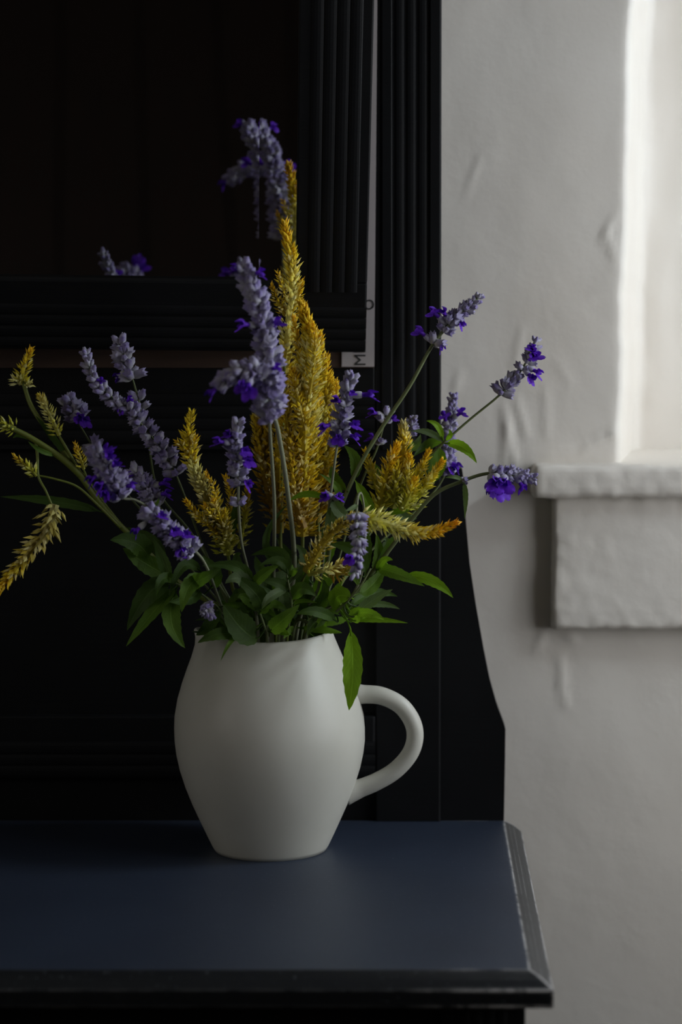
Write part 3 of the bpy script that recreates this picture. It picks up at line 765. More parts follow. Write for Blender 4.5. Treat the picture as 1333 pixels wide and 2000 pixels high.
# ------------------------------------------------------------------ celosia (yellow plumes)
celosia('tallest yellow celosia, its crown cut square and pointing up at the mirror',
    [([(548, 1130, 0.0), (548, 1000, -0.005), (552, 860, -0.015), (556, 700, -0.03)], 4.5)],
    [([(545, 1040, 0.0), (545, 900, -0.01), (552, 760, -0.02), (562, 660, -0.03), (571, 560, -0.038), (568, 500, -0.042), (556, 436, -0.045)], 46, 21, 620, MIXED),
     ([(556, 615, -0.033), (545, 590, -0.037), (531, 556, -0.042)], 16, 15, 60, GOLD),
     ([(566, 620, -0.033), (580, 590, -0.036), (590, 548, -0.038)], 15, 15, 60, GOLD),
     ([(560, 590, -0.04), (552, 560, -0.044), (541, 530, -0.046)], 11, 13, 40, GOLD),
     ([(548, 800, -0.015), (560, 750, -0.02), (556, 715, -0.02)], 30, 18, 120, DARK),
     ([(546, 960, 0.0), (525, 880, -0.005), (515, 800, -0.01), (505, 735, -0.01)], 46, 20, 330, DARK),
     ([(540, 1010, -0.01), (522, 950, -0.01), (508, 880, -0.01), (497, 815, -0.01)], 44, 19, 260, DARK)],
    seed=1)
celosia('broad golden celosia with many side plumes, between the two tall salvias',
    [([(588, 1130, 0.0), (592, 1000, -0.01), (598, 860, -0.03), (604, 720, -0.045)], 4.5)],
    [([(590, 1045, -0.02), (592, 940, -0.03), (596, 830, -0.04), (604, 730, -0.05), (606, 660, -0.055), (591, 594, -0.06)], 62, 22, 760, MIXED),
     ([(600, 800, -0.045), (592, 740, -0.05), (586, 690, -0.05), (574, 622, -0.05)], 26, 17, 170, GOLD),
     ([(606, 790, -0.04), (620, 730, -0.04), (624, 690, -0.04), (625, 650, -0.04)], 26, 17, 170, GOLD),
     ([(604, 770, -0.055), (612, 720, -0.06), (616, 670, -0.062), (610, 634, -0.064)], 18, 16, 100, GOLD),
     ([(596, 840, -0.05), (582, 780, -0.055), (572, 722, -0.055)], 26, 18, 130, GOLD),
     ([(590, 960, -0.03), (572, 890, -0.040), (561, 820, -0.046), (559, 772, -0.048)], 40, 20, 260, DARK),
     ([(592, 1030, -0.035), (575, 960, -0.04), (570, 900, -0.042)], 44, 19, 200, DARK)],
    seed=2)
celosia('dense mustard celosia against the salvia with three open violet florets',
    [([(620, 1130, 0.0), (622, 1000, 0.010), (626, 860, 0.008), (634, 780, 0.003)], 4.5)],
    [([(612, 1045, 0.014), (618, 940, 0.009), (628, 850, 0.004), (634, 780, -0.001), (637, 697, -0.006)], 58, 21, 620, MIXED),
     ([(632, 880, 0.004), (648, 830, 0.004), (650, 780, 0.004), (646, 735, 0.004)], 36, 19, 220, MIXED),
     ([(625, 940, 0.009), (645, 880, 0.004), (655, 830, 0.004)], 32, 19, 170, GOLD),
     ([(640, 860, -0.006), (655, 800, -0.006), (658, 745, -0.006)], 14, 16, 70, GOLD),
     ([(622, 1000, 0.014), (640, 930, 0.009), (645, 880, 0.009)], 40, 19, 200, DARK),
     ([(618, 900, -0.006), (616, 840, -0.011), (622, 770, -0.011)], 30, 18, 170, MIXED)],
    seed=3)
celosia('forked yellow celosia rising over the spout side of the jug',
    [([(455, 1150, 0.0), (445, 1080, -0.02), (420, 1000, -0.035)], 4.5)],
    [([(446, 1080, -0.02), (425, 1020, -0.035), (402, 965, -0.045), (385, 930, -0.05), (372, 895, -0.055)], 48, 20, 330, [(0, GRN), (0.4, (0.45, 0.36, 0.05)), (0.8, PALE), (1, PALE)]),
     ([(377, 910, -0.053), (370, 880, -0.056), (368, 850, -0.058), (374, 806, -0.06)], 26, 20, 110, [(0, YEL), (0.5, YEL), (1, YEL)]),
     ([(372, 900, -0.055), (357, 875, -0.06), (345, 862, -0.06)], 10, 14, 30, GOLD),
     ([(372, 895, -0.056), (380, 870, -0.06), (383, 850, -0.06)], 9, 14, 26, GOLD),
     ([(432, 1040, -0.03), (425, 990, -0.045), (418, 955, -0.05), (403, 924, -0.055)], 15, 13, 90, GOLD),
     ([(430, 1045, -0.035), (400, 1020, -0.045), (380, 1000, -0.05), (363, 977, -0.055)], 17, 14, 100, GOLD),
     ([(425, 1015, -0.05), (408, 1000, -0.052), (400, 988, -0.055)], 14, 13, 50, GOLD),
     ([(440, 1060, -0.03), (430, 1010, -0.05), (420, 985, -0.055), (417, 978, -0.056)], 12, 13, 50, GOLD),
     ([(455, 1060, -0.01), (452, 1000, -0.02), (450, 960, -0.02), (440, 930, -0.02)], 18, 14, 110, GOLD),
     ([(468, 1070, -0.01), (476, 1020, -0.02), (482, 985, -0.02), (484, 946, -0.02)], 22, 15, 130, FRESH),
     ([(448, 1080, -0.03), (440, 1040, -0.04), (438, 1000, -0.045)], 40, 16, 170, [(0, GRN), (0.6, (0.42, 0.33, 0.05)), (1, YEL)])],
    [((444, 1075, -0.02), (458, 1010, -0.03), (462, 985, -0.03), 20, LEAFD)], seed=4)
celosia('bushy lime and gold celosia leaning towards the window sill',
    [([(650, 1170, 0.0), (690, 1090, 0.0), (730, 1020, -0.005), (765, 960, -0.01)], 4.5),
     ([(735, 1010, -0.006), (738, 965, -0.015), (728, 940, -0.015)], 2.5)],
    [([(765, 990, -0.01), (782, 930, -0.015), (790, 870, -0.02), (788, 826, -0.02)], 52, 15, 380, [(0, GRN), (0.4, (0.46, 0.30, 0.02)), (0.75, YEL), (1, (0.68, 0.62, 0.33))]),
     ([(736, 1010, -0.02), (748, 960, -0.025), (762, 905, -0.03), (777, 868, -0.03)], 32, 18, 230, [(0, LIME), (0.5, YEL), (0.8, ORG), (1, ORG)]),
     ([(738, 958, -0.015), (728, 925, -0.015), (713, 880, -0.015)], 22, 15, 110, [(0, LIME), (1, YEL)]),
     ([(785, 985, -0.025), (796, 940, -0.03), (800, 890, -0.03)], 26, 15, 150, FRESH),
     ([(795, 985, -0.02), (815, 935, -0.02), (838, 882, -0.02)], 28, 15, 190, FRESH),
     ([(800, 995, -0.02), (830, 950, -0.022), (865, 900, -0.025)], 26, 16, 190, FRESH),
     ([(785, 995, -0.03), (800, 965, -0.035), (812, 935, -0.035)], 36, 15, 170, FRESH),
     ([(770, 980, -0.03), (775, 940, -0.03), (775, 905, -0.03)], 30, 15, 140, [(0, GRN), (1, YEL)])],
    [((740, 1010, -0.005), (790, 995, -0.01), (828, 985, -0.01), 16, LEAFB), ((752, 990, 0.0), (740, 930, 0.01), (725, 905, 0.015), 24, LEAF),
     ((770, 985, 0.0), (790, 1010, 0.0), (815, 1012, 0.0), 26, LEAFG)], seed=5)
celosia('arching golden celosia reaching sideways to an orange point',
    [([(565, 1210, -0.02), (580, 1160, -0.045), (600, 1115, -0.06)], 4.0)],
    [([(598, 1115, -0.06), (640, 1050, -0.075), (690, 1015, -0.085), (720, 1015, -0.088)], 38, 15, 330, [(0, (0.60, 0.46, 0.04)), (1, (0.68, 0.54, 0.05))]),
     ([(705, 1012, -0.087), (755, 1022, -0.09), (800, 1037, -0.09), (840, 1040, -0.09), (892, 1021, -0.09)], 38, 18, 300, [(0, LIME), (0.35, PALE), (0.6, YEL), (0.85, ORG), (1, (0.85, 0.42, 0.012))]),
     ([(602, 1122, -0.06), (640, 1112, -0.065), (672, 1096, -0.07)], 24, 18, 60, [(0, GRN), (0.5, PALE), (1, DEEP)]),
     ([(640, 1110, -0.05), (665, 1120, -0.05), (690, 1100, -0.05)], 30, 14, 110, DARK)],
    seed=6)
celosia('branching celosia sprawling far over the spout side, one plume hanging down',
    [([(430, 1190, -0.01), (345, 1135, -0.02), (290, 1080, -0.03), (210, 1000, -0.04), (150, 920, -0.045), (100, 850, -0.03), (62, 795, -0.015), (45, 745, -0.01)], 7),
     ([(165, 935, -0.044), (120, 895, -0.05), (60, 855, -0.055), (18, 835, -0.06), (-10, 828, -0.06)], 7),
     ([(235, 1030, -0.04), (190, 985, -0.05), (150, 950, -0.055), (105, 935, -0.06), (70, 928, -0.06)], 3),
     ([(160, 930, -0.045), (135, 885, -0.045), (112, 845, -0.045)], 4),
     ([(70, 860, -0.054), (73, 890, -0.055), (75, 930, -0.06), (90, 960, -0.065), (105, 995, -0.065)], 3.2),
     ([(268, 1060, -0.034), (225, 1010, -0.036), (180, 950, -0.044), (160, 910, -0.049)], 3)],
    [([(42, 752, -0.01), (44, 730, -0.01), (52, 705, -0.008), (60, 682, -0.006)], 22, 15, 110, [(0, LIME), (0.6, YEL), (1, ORG)]),
     ([(40, 750, -0.01), (34, 744, -0.012), (28, 740, -0.014)], 20, 15, 22, [(0, PALE), (1, PALE)]),
     ([(46, 756, -0.01), (54, 752, -0.012), (62, 748, -0.014)], 14, 13, 14, [(0, PALE), (1, PALE)]),
     ([(116, 850, -0.045), (100, 815, -0.047), (88, 790, -0.05), (77, 772, -0.05)], 22, 14, 120, [(0, LIME), (0.6, PALE), (1, YEL)]),
     ([(30, 838, -0.058), (10, 830, -0.06), (-15, 822, -0.06)], 24, 15, 70, [(0, GRN), (1, LIME)]),
     ([(72, 930, -0.06), (55, 912, -0.06), (28, 891, -0.062)], 15, 14, 60, [(0, GRN), (0.5, LIME), (1, ORG)]),
     ([(164, 916, -0.048), (156, 890, -0.052), (147, 867, -0.055)], 15, 12, 60, [(0, LIME), (1, ORG)]),
     ([(108, 985, -0.065), (92, 1035, -0.068), (55, 1080, -0.07), (28, 1115, -0.072), (2, 1148, -0.075)], 40, 22, 190, [(0, (0.66, 0.60, 0.20)), (0.4, (0.70, 0.57, 0.10)), (0.7, YEL), (1, ORG)])],
    [((200, 1000, -0.04), (110, 980, -0.05), (0, 970, -0.05), 24, LEAFD), ((290, 1090, -0.03), (265, 1060, -0.05), (215, 1055, -0.06), 52, LEAFD),
     ((330, 1125, -0.02), (285, 1100, -0.04), (240, 1070, -0.045), 46, LEAF), ((130, 890, -0.04), (100, 850, -0.04), (70, 812, -0.04), 16, LEAFD),
     ((210, 1000, -0.04), (185, 960, -0.03), (130, 905, -0.03), 22, LEAFD), ((110, 890, -0.05), (80, 880, -0.06), (55, 862, -0.06), 12, LEAF),
     ((320, 1110, -0.025), (300, 1060, -0.01), (245, 1030, 0.0), 30, LEAFD), ((60, 860, -0.05), (40, 850, -0.05), (25, 856, -0.05), 12, LEAF)],
    seed=7)

# ------------------------------------------------------------------ salvia (violet spikes)
salvia('tallest salvia spike with a crooked dense head of grey-lavender calyces',
    [(575, 1110, -0.03), (562, 960, -0.085), (545, 850, -0.115), (534, 800, -0.125), (524, 700, -0.14), (510, 620, -0.148), (480, 530, -0.152)],
    [([(530, 795, -0.127), (527, 740, -0.135), (522, 690, -0.14), (515, 640, -0.145), (503, 590, -0.149), (488, 555, -0.151), (480, 532, -0.152)], 29, 15, 7, 0.8)],
    [(450, 520, -0.16, 482, 535, -0.152), (517, 530, -0.158, 486, 537, -0.152), (462, 632, -0.16, 508, 636, -0.147), (550, 622, -0.15, 520, 650, -0.145),
     (548, 745, -0.138, 524, 730, -0.136), (545, 786, -0.125, 530, 770, -0.13)], seed=1, stem_r=5.5)
salvia('salvia with a thick head nodding sideways in front of the tallest spike',
    [(535, 1110, -0.035), (536, 980, -0.098), (528, 850, -0.150), (526, 800, -0.168)],
    [([(526, 815, -0.163), (525, 770, -0.175), (511, 735, -0.187), (480, 722, -0.192), (452, 736, -0.192), (432, 750, -0.190)], 30, 17, 8, 0.75)],
    [(403, 775, -0.194, 440, 745, -0.191), (482, 768, -0.214, 490, 735, -0.192), (470, 758, -0.209, 480, 730, -0.192), (548, 715, -0.192, 520, 725, -0.184)], seed=2, stem_r=4.5)
salvia('short upright salvia before the forked celosia, violet florets opening to both sides',
    [(488, 1130, -0.04), (472, 1060, -0.075), (466, 980, -0.09), (466, 930, -0.098), (462, 880, -0.102), (465, 830, -0.105)],
    [([(467, 945, -0.097), (462, 905, -0.1), (458, 870, -0.103), (464, 830, -0.106)], 23, 17, 6, 0.75), ([(466, 985, -0.09), (466, 972, -0.092)], 20, 14, 4, 1)],
    [(416, 860, -0.115, 455, 866, -0.103), (492, 902, -0.115, 462, 888, -0.1), (492, 948, -0.108, 468, 932, -0.097), (484, 880, -0.112, 462, 876, -0.1), (440, 845, -0.11, 460, 852, -0.1)],
    seed=3, stem_r=3.4)
salvia('salvia with several wide open florets beside the mustard celosia',
    [(622, 1150, -0.02), (638, 1030, -0.05), (652, 920, -0.07), (659, 870, -0.075), (670, 800, -0.08), (685, 745, -0.082)],
    [([(660, 868, -0.075), (666, 830, -0.078), (672, 795, -0.08), (678, 765, -0.082), (685, 738, -0.083)], 23, 17, 6, 0.72), ([(650, 975, -0.06), (651, 968, -0.06)], 20, 14, 4, 1)],
    [(738, 770, -0.085, 682, 772, -0.082), (650, 778, -0.095, 676, 790, -0.08), (622, 838, -0.09, 664, 822, -0.078), (702, 828, -0.09, 668, 828, -0.078), (704, 856, -0.085, 668, 846, -0.078),
     (690, 765, -0.09, 680, 770, -0.082), (630, 968, -0.072, 650, 968, -0.06), (668, 968, -0.07, 650, 972, -0.06), (660, 860, -0.09, 664, 840, -0.078)],
    [((648, 980, -0.06), (660, 955, -0.06), (624, 925, -0.07), 18, LEAF), ((640, 975, -0.06), (600, 965, -0.06), (562, 980, -0.06), 16, LEAFB),
     ((650, 970, -0.06), (665, 1000, -0.06), (690, 1010, -0.055), 30, LEAFG), ((648, 985, -0.06), (645, 1020, -0.06), (640, 1050, -0.06), 24, LEAFG)], seed=4, stem_r=3.4)
salvia('long salvia stem slanting across the reeded post, head crossing its edge',
    [(630, 1160, 0.0), (650, 1040, -0.02), (690, 935, -0.03), (740, 845, -0.035), (800, 755, -0.04), (843, 678, -0.04), (880, 632, -0.04), (938, 578, -0.04)],
    [([(868, 645, -0.04), (885, 625, -0.04), (910, 603, -0.04), (925, 592, -0.04), (940, 576, -0.04)], 21, 15, 6, 0.62), ([(848, 672, -0.04), (853, 666, -0.04)], 22, 20, 4, 1)],
    [(812, 640, -0.045, 846, 668, -0.04), (840, 603, -0.05, 872, 632, -0.04), (862, 602, -0.05, 878, 628, -0.04), (868, 683, -0.045, 850, 662, -0.04), (908, 638, -0.045, 892, 618, -0.04)],
    [((688, 940, -0.03), (695, 900, -0.03), (672, 870, -0.025), 28, LEAF), ((692, 935, -0.03), (720, 985, -0.03), (725, 1010, -0.03), 26, LEAFB),
     ((680, 960, -0.03), (655, 935, -0.01), (648, 910, 0.0), 24, LEAF)], seed=5, stem_r=5.0, mat=STEMG)
salvia('thin salvia stem with a leafy collar, its loose head bare against the plaster wall',
    [(650, 1170, 0.01), (730, 1030, 0.01), (800, 930, 0.005), (868, 864, 0.0), (920, 818, -0.002), (976, 772, -0.005), (1010, 735, -0.005), (1035, 695, -0.005), (1047, 662, -0.005)],
    [([(978, 770, -0.005), (995, 752, -0.005), (1012, 733, -0.005)], 21, 15, 5, 0.95), ([(1020, 722, -0.005), (1035, 700, -0.005), (1044, 675, -0.005), (1048, 663, -0.005)], 18, 17, 4, 0.8)],
    [(1048, 690, -0.03, 1034, 700, -0.005), (1040, 676, -0.025, 1040, 690, -0.005), (1060, 731, -0.012, 1028, 716, -0.005), (1045, 742, -0.015, 1024, 722, -0.005)],
    [((868, 864, 0.0), (838, 845, -0.005), (805, 843, -0.01), 17, LEAFG), ((866, 860, 0.0), (855, 832, -0.01), (833, 822, -0.01), 15, LEAFB), ((870, 866, 0.0), (905, 874, -0.02), (932, 905, -0.025), 25, LEAFB),
     ((866, 866, 0.0), (838, 868, 0.01), (808, 892, 0.0), 25, LEAFD), ((870, 860, 0.0), (880, 850, -0.01), (877, 838, -0.01), 12, LEAFB), ((858, 872, 0.0), (858, 910, 0.0), (845, 945, 0.0), 34, LEAF),
     ((860, 876, 0.005), (845, 905, 0.02), (820, 930, 0.02), 30, LEAFG)], seed=6, stem_r=3.2, mat=STEMG)
salvia('arched salvia whose violet head points sideways at the window sill',
    [(615, 1200, -0.012), (690, 1162, -0.03), (760, 1075, -0.04), (805, 1015, -0.045), (850, 965, -0.05), (903, 940, -0.05), (952, 925, -0.05), (1000, 928, -0.05), (1046, 934, -0.05)],
    [([(958, 924, -0.05), (985, 926, -0.05), (1015, 929, -0.05), (1047, 934, -0.05)], 21, 12, 7, 0.6), ([(904, 940, -0.05), (908, 938, -0.05)], 12, 20, 3, 1)],
    [(955, 966, -0.06, 968, 930, -0.05), (975, 962, -0.075, 975, 930, -0.05), (992, 966, -0.065, 982, 930, -0.05), (1026, 958, -0.055, 1008, 930, -0.05), (968, 945, -0.08, 970, 928, -0.05), (985, 948, -0.08, 985, 930, -0.05)],
    [((906, 942, -0.05), (910, 970, -0.055), (908, 1014, -0.055), 13, LEAFG), ((903, 938, -0.05), (890, 932, -0.06), (870, 933, -0.06), 10, LEAFG),
     ((735, 1110, -0.035), (775, 1120, -0.05), (830, 1145, -0.06), 30, LEAF), ((790, 1122, -0.04), (845, 1135, -0.05), (886, 1168, -0.055), 27, LEAFB),
     ((730, 1125, -0.035), (742, 1095, -0.03), (735, 1040, -0.03), 34, LEAF), ((735, 1120, -0.035), (755, 1070, -0.02), (748, 1058, -0.02), 22, LEAFG), ((735, 1118, -0.035), (750, 1095, -0.05), (768, 1094, -0.055), 18, LEAFB),
     ((740, 1100, -0.03), (765, 1060, -0.03), (772, 1052, -0.03), 20, LEAF)], seed=7, stem_r=5.0, mat=STEMG)
salvia('upright salvia standing at the edge of the post behind the leafy collar',
    [(640, 1170, 0.025), (720, 1080, 0.035), (820, 990, 0.04), (868, 930, 0.04), (874, 870, 0.04), (886, 775, 0.04)],
    [([(868, 925, 0.04), (872, 885, 0.04), (877, 850, 0.04), (882, 815, 0.04), (887, 772, 0.04)], 23, 13, 8, 0.5)],
    [(908, 800, 0.03, 882, 820, 0.04), (890, 918, 0.03, 862, 900, 0.04), (902, 915, 0.035, 868, 895, 0.04), (866, 805, 0.03, 876, 835, 0.04)], seed=8, stem_r=3.2, mat=STEMG)
salvia('small salvia head hanging straight down in front of the arching celosia',
    [(690, 1160, -0.045), (712, 1080, -0.056), (712, 1005, -0.058), (707, 966, -0.085), (700, 970, -0.112), (697, 1010, -0.12), (699, 1060, -0.122), (695, 1125, -0.122)],
    [([(698, 1005, -0.12), (700, 1035, -0.121), (702, 1065, -0.122), (698, 1095, -0.122), (694, 1122, -0.122)], 19, 16, 5, 0.8)],
    [(678, 1092, -0.135, 697, 1082, -0.122)],
    [((699, 985, -0.118), (690, 992, -0.125), (674, 998, -0.13), 11, LEAFG)], seed=9, stem_r=2.8)
salvia('salvia bowed low over the jug spout with two dense clusters on one stem',
    [(440, 1200, -0.03), (405, 1110, -0.085), (380, 1075, -0.1), (335, 1035, -0.115), (290, 992, -0.122), (262, 976, -0.125), (236, 970, -0.128), (212, 925, -0.13), (186, 890, -0.13)],
    [([(374, 1078, -0.1), (345, 1050, -0.11), (318, 1025, -0.118), (290, 998, -0.122)], 25, 15, 7, 0.95), ([(236, 972, -0.128), (222, 940, -0.13), (204, 910, -0.13), (184, 885, -0.13)], 28, 15, 7, 0.85)],
    [(258, 1044, -0.125, 285, 1020, -0.12), (358, 1080, -0.115, 350, 1055, -0.105), (345, 1035, -0.13, 330, 1035, -0.115), (320, 1003, -0.13, 305, 1012, -0.12), (368, 1040, -0.12, 350, 1048, -0.11),
     (212, 868, -0.14, 204, 905, -0.13), (232, 900, -0.145, 212, 920, -0.13), (168, 942, -0.14, 205, 920, -0.13), (185, 955, -0.145, 215, 930, -0.13), (200, 972, -0.14, 215, 938, -0.13), (268, 948, -0.132, 228, 950, -0.13), (218, 885, -0.15, 206, 905, -0.13)],
    [((285, 1000, -0.12), (305, 985, -0.12), (310, 972, -0.12), 8, LEAF)], seed=10, stem_r=3.4)
salvia('long shadowed salvia curving up over the bare wood strip below the mirror',
    [(450, 1190, 0.0), (390, 1050, -0.02), (345, 930, -0.03), (300, 858, -0.04), (250, 800, -0.05), (192, 752, -0.055), (165, 690, -0.06)],
    [([(345, 925, -0.032), (320, 885, -0.037), (292, 848, -0.041), (262, 808, -0.047), (228, 785, -0.051), (195, 757, -0.055), (178, 725, -0.057), (166, 684, -0.06)], 24, 19, 6, 0.62)],
    [(198, 738, -0.06, 196, 758, -0.055), (258, 776, -0.055, 240, 790, -0.05), (232, 806, -0.055, 240, 790, -0.05), (246, 780, -0.05, 232, 786, -0.05)], seed=11, stem_r=3.0, mat=STEMG)
salvia('dim salvia standing behind the long curving spike, blunt tip of calyces',
    [(460, 1190, 0.02), (380, 1050, 0.02), (310, 960, 0.01), (288, 850, 0.0), (262, 750, -0.005), (232, 665, -0.01)],
    [([(275, 800, 0.0), (270, 775, 0.0)], 24, 18, 5, 1), ([(258, 738, -0.006), (250, 715, -0.008), (240, 690, -0.01), (233, 664, -0.01)], 26, 20, 6, 0.85)],
    [(222, 738, -0.01, 248, 725, -0.008)], seed=12, stem_r=3.2, mat=STEMG)
salvia('shadowed salvia with a dark violet floret, behind the bowed double cluster',
    [(440, 1190, 0.01), (330, 1060, -0.01), (220, 930, -0.02), (180, 870, -0.025), (150, 820, -0.03), (135, 790, -0.03)],
    [([(152, 818, -0.03), (142, 800, -0.03), (132, 785, -0.03)], 27, 17, 6, 0.9), ([(186, 872, -0.025), (178, 858, -0.025)], 24, 18, 4, 1)],
    [(172, 824, -0.045, 148, 805, -0.03), (160, 818, -0.045, 145, 800, -0.03)], seed=13, stem_r=2.8, mat=STEMG)
salvia('low dim salvia with mauve florets between the double cluster and the forked celosia',
    [(462, 1195, -0.012), (392, 1090, -0.028), (330, 1010, -0.035), (298, 975, -0.04), (268, 935, -0.045)],
    [([(305, 985, -0.04), (292, 962, -0.042), (278, 940, -0.045), (262, 922, -0.046)], 24, 14, 7, 0.85)],
    [(334, 940, -0.05, 292, 950, -0.042), (334, 962, -0.05, 300, 968, -0.042), (250, 925, -0.05, 275, 940, -0.045)], seed=14, stem_r=2.6, mat=STEMG)
salvia('tiny salvia sprig drooping just above the jug spout',
    [(448, 1215, -0.035), (420, 1180, -0.06), (398, 1178, -0.068), (402, 1190, -0.07)],
    [([(398, 1182, -0.07), (404, 1190, -0.072), (410, 1199, -0.073)], 16, 8, 7, 0.8)], seed=15, stem_r=1.8, mat=STEMG)
salvia('slender salvia with three open florets behind the slanting stem',
    [(640, 1160, 0.02), (700, 960, 0.015), (735, 880, 0.01), (750, 830, 0.01), (760, 795, 0.01)],
    [([(750, 822, 0.01), (757, 808, 0.01)], 22, 14, 4, 0.9), ([(742, 866, 0.01), (745, 860, 0.01)], 18, 16, 3, 1)],
    [(720, 803, 0.0, 750, 812, 0.01), (720, 850, 0.005, 742, 868, 0.01), (775, 815, 0.005, 755, 818, 0.01)], seed=16, stem_r=3.0, mat=STEMG)
salvia('pale salvia tip showing above the bushy lime celosia',
    [(650, 1170, 0.03), (720, 1010, 0.035), (770, 900, 0.035), (800, 845, 0.035), (806, 820, 0.035)],
    [([(798, 850, 0.035), (803, 835, 0.035), (806, 818, 0.035)], 18, 12, 5, 0.6)],
    [], [((795, 870, 0.03), (812, 870, 0.02), (822, 848, 0.02), 24, LEAFG)], seed=17, stem_r=2.4, mat=STEMG)

# ------------------------------------------------------------------ leafy shoots that fill the mouth of the jug
def shoot(label, pts, leaves, r=3.0):
    P = stem_path(pts, r); root = thing('leafy_shoot', label, 'leaf spray', P[0], 'leafy shoots in the mouth of the jug')
    tube('stem', P, lambda t: r * (1 - 0.5 * t) * PXM, STEMG, root)
    for lf in leaves: leaf(root, *lf)
    return root
shoot('leafy shoot with a broad rounded leaf lying against the inside of the jug rim',
    [(520, 1235, -0.045), (505, 1190, -0.06), (485, 1150, -0.07)],
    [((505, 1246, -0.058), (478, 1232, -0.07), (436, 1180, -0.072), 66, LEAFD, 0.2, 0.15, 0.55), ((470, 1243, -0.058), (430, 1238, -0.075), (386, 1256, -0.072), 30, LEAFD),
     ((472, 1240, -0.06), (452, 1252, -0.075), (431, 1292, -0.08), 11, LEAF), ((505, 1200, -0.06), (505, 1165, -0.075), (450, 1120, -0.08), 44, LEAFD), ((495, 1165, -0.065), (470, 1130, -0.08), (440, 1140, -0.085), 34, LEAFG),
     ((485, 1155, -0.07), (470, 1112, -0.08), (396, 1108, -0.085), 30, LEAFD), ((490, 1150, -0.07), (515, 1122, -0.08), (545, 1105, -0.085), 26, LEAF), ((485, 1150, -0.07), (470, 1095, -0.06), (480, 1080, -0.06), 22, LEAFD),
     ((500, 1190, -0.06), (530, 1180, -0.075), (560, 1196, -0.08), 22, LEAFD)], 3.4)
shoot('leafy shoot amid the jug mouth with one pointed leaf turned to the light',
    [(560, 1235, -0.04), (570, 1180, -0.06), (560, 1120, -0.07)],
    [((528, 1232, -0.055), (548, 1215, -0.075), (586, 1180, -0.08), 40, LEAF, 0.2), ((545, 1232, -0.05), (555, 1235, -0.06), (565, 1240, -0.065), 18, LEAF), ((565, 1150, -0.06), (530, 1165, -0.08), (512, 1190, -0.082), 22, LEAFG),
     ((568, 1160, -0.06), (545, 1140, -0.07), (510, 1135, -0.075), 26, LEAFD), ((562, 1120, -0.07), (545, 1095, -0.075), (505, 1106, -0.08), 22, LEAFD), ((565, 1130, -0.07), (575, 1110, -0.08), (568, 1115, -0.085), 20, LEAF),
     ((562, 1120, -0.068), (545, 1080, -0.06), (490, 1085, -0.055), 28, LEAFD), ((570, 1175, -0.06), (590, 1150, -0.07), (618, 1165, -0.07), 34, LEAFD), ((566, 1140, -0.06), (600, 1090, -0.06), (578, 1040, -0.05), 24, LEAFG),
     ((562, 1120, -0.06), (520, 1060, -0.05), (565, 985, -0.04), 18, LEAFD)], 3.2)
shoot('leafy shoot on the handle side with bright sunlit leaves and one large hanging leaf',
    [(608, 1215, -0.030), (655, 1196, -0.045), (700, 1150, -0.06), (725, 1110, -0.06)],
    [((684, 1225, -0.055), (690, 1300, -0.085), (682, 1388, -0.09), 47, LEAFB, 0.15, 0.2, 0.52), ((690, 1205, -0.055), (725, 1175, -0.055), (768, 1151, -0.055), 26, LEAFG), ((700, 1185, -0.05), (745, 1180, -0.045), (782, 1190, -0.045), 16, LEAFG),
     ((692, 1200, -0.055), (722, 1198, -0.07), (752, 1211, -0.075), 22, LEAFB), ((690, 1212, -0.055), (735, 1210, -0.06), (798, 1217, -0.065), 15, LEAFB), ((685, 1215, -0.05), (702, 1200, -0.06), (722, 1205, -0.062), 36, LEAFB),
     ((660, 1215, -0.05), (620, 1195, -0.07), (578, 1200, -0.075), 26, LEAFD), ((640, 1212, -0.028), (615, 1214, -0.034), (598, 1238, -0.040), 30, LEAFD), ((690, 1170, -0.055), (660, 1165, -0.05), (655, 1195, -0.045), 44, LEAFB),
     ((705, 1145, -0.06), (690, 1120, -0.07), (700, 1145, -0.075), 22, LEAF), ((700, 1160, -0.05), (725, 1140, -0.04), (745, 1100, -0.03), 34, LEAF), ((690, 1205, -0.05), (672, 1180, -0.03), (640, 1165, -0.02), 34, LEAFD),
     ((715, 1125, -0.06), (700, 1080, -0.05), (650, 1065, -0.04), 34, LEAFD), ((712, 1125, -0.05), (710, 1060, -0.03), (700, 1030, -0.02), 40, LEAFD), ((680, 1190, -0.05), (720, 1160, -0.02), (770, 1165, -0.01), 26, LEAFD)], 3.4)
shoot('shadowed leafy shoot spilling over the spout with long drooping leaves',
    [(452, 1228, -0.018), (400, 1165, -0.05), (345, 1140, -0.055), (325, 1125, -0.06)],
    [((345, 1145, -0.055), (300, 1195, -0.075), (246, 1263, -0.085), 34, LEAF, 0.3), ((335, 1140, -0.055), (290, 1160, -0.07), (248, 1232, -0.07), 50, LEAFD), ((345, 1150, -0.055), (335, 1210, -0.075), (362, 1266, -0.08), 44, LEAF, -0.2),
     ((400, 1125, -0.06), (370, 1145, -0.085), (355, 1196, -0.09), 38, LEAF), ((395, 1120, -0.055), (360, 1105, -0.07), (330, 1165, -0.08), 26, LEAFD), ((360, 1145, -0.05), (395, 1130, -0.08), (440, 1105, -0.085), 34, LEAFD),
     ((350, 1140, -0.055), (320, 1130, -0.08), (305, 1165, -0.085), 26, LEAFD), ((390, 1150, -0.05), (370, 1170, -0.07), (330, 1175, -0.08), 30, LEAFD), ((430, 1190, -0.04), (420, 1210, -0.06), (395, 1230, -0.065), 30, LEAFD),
     ((430, 1185, -0.04), (450, 1170, -0.06), (440, 1205, -0.065), 26, LEAFD), ((330, 1130, -0.06), (320, 1100, -0.05), (300, 1050, -0.04), 30, LEAFD), ((410, 1150, -0.05), (420, 1120, -0.06), (395, 1085, -0.06), 34, LEAFD)], 3.2)
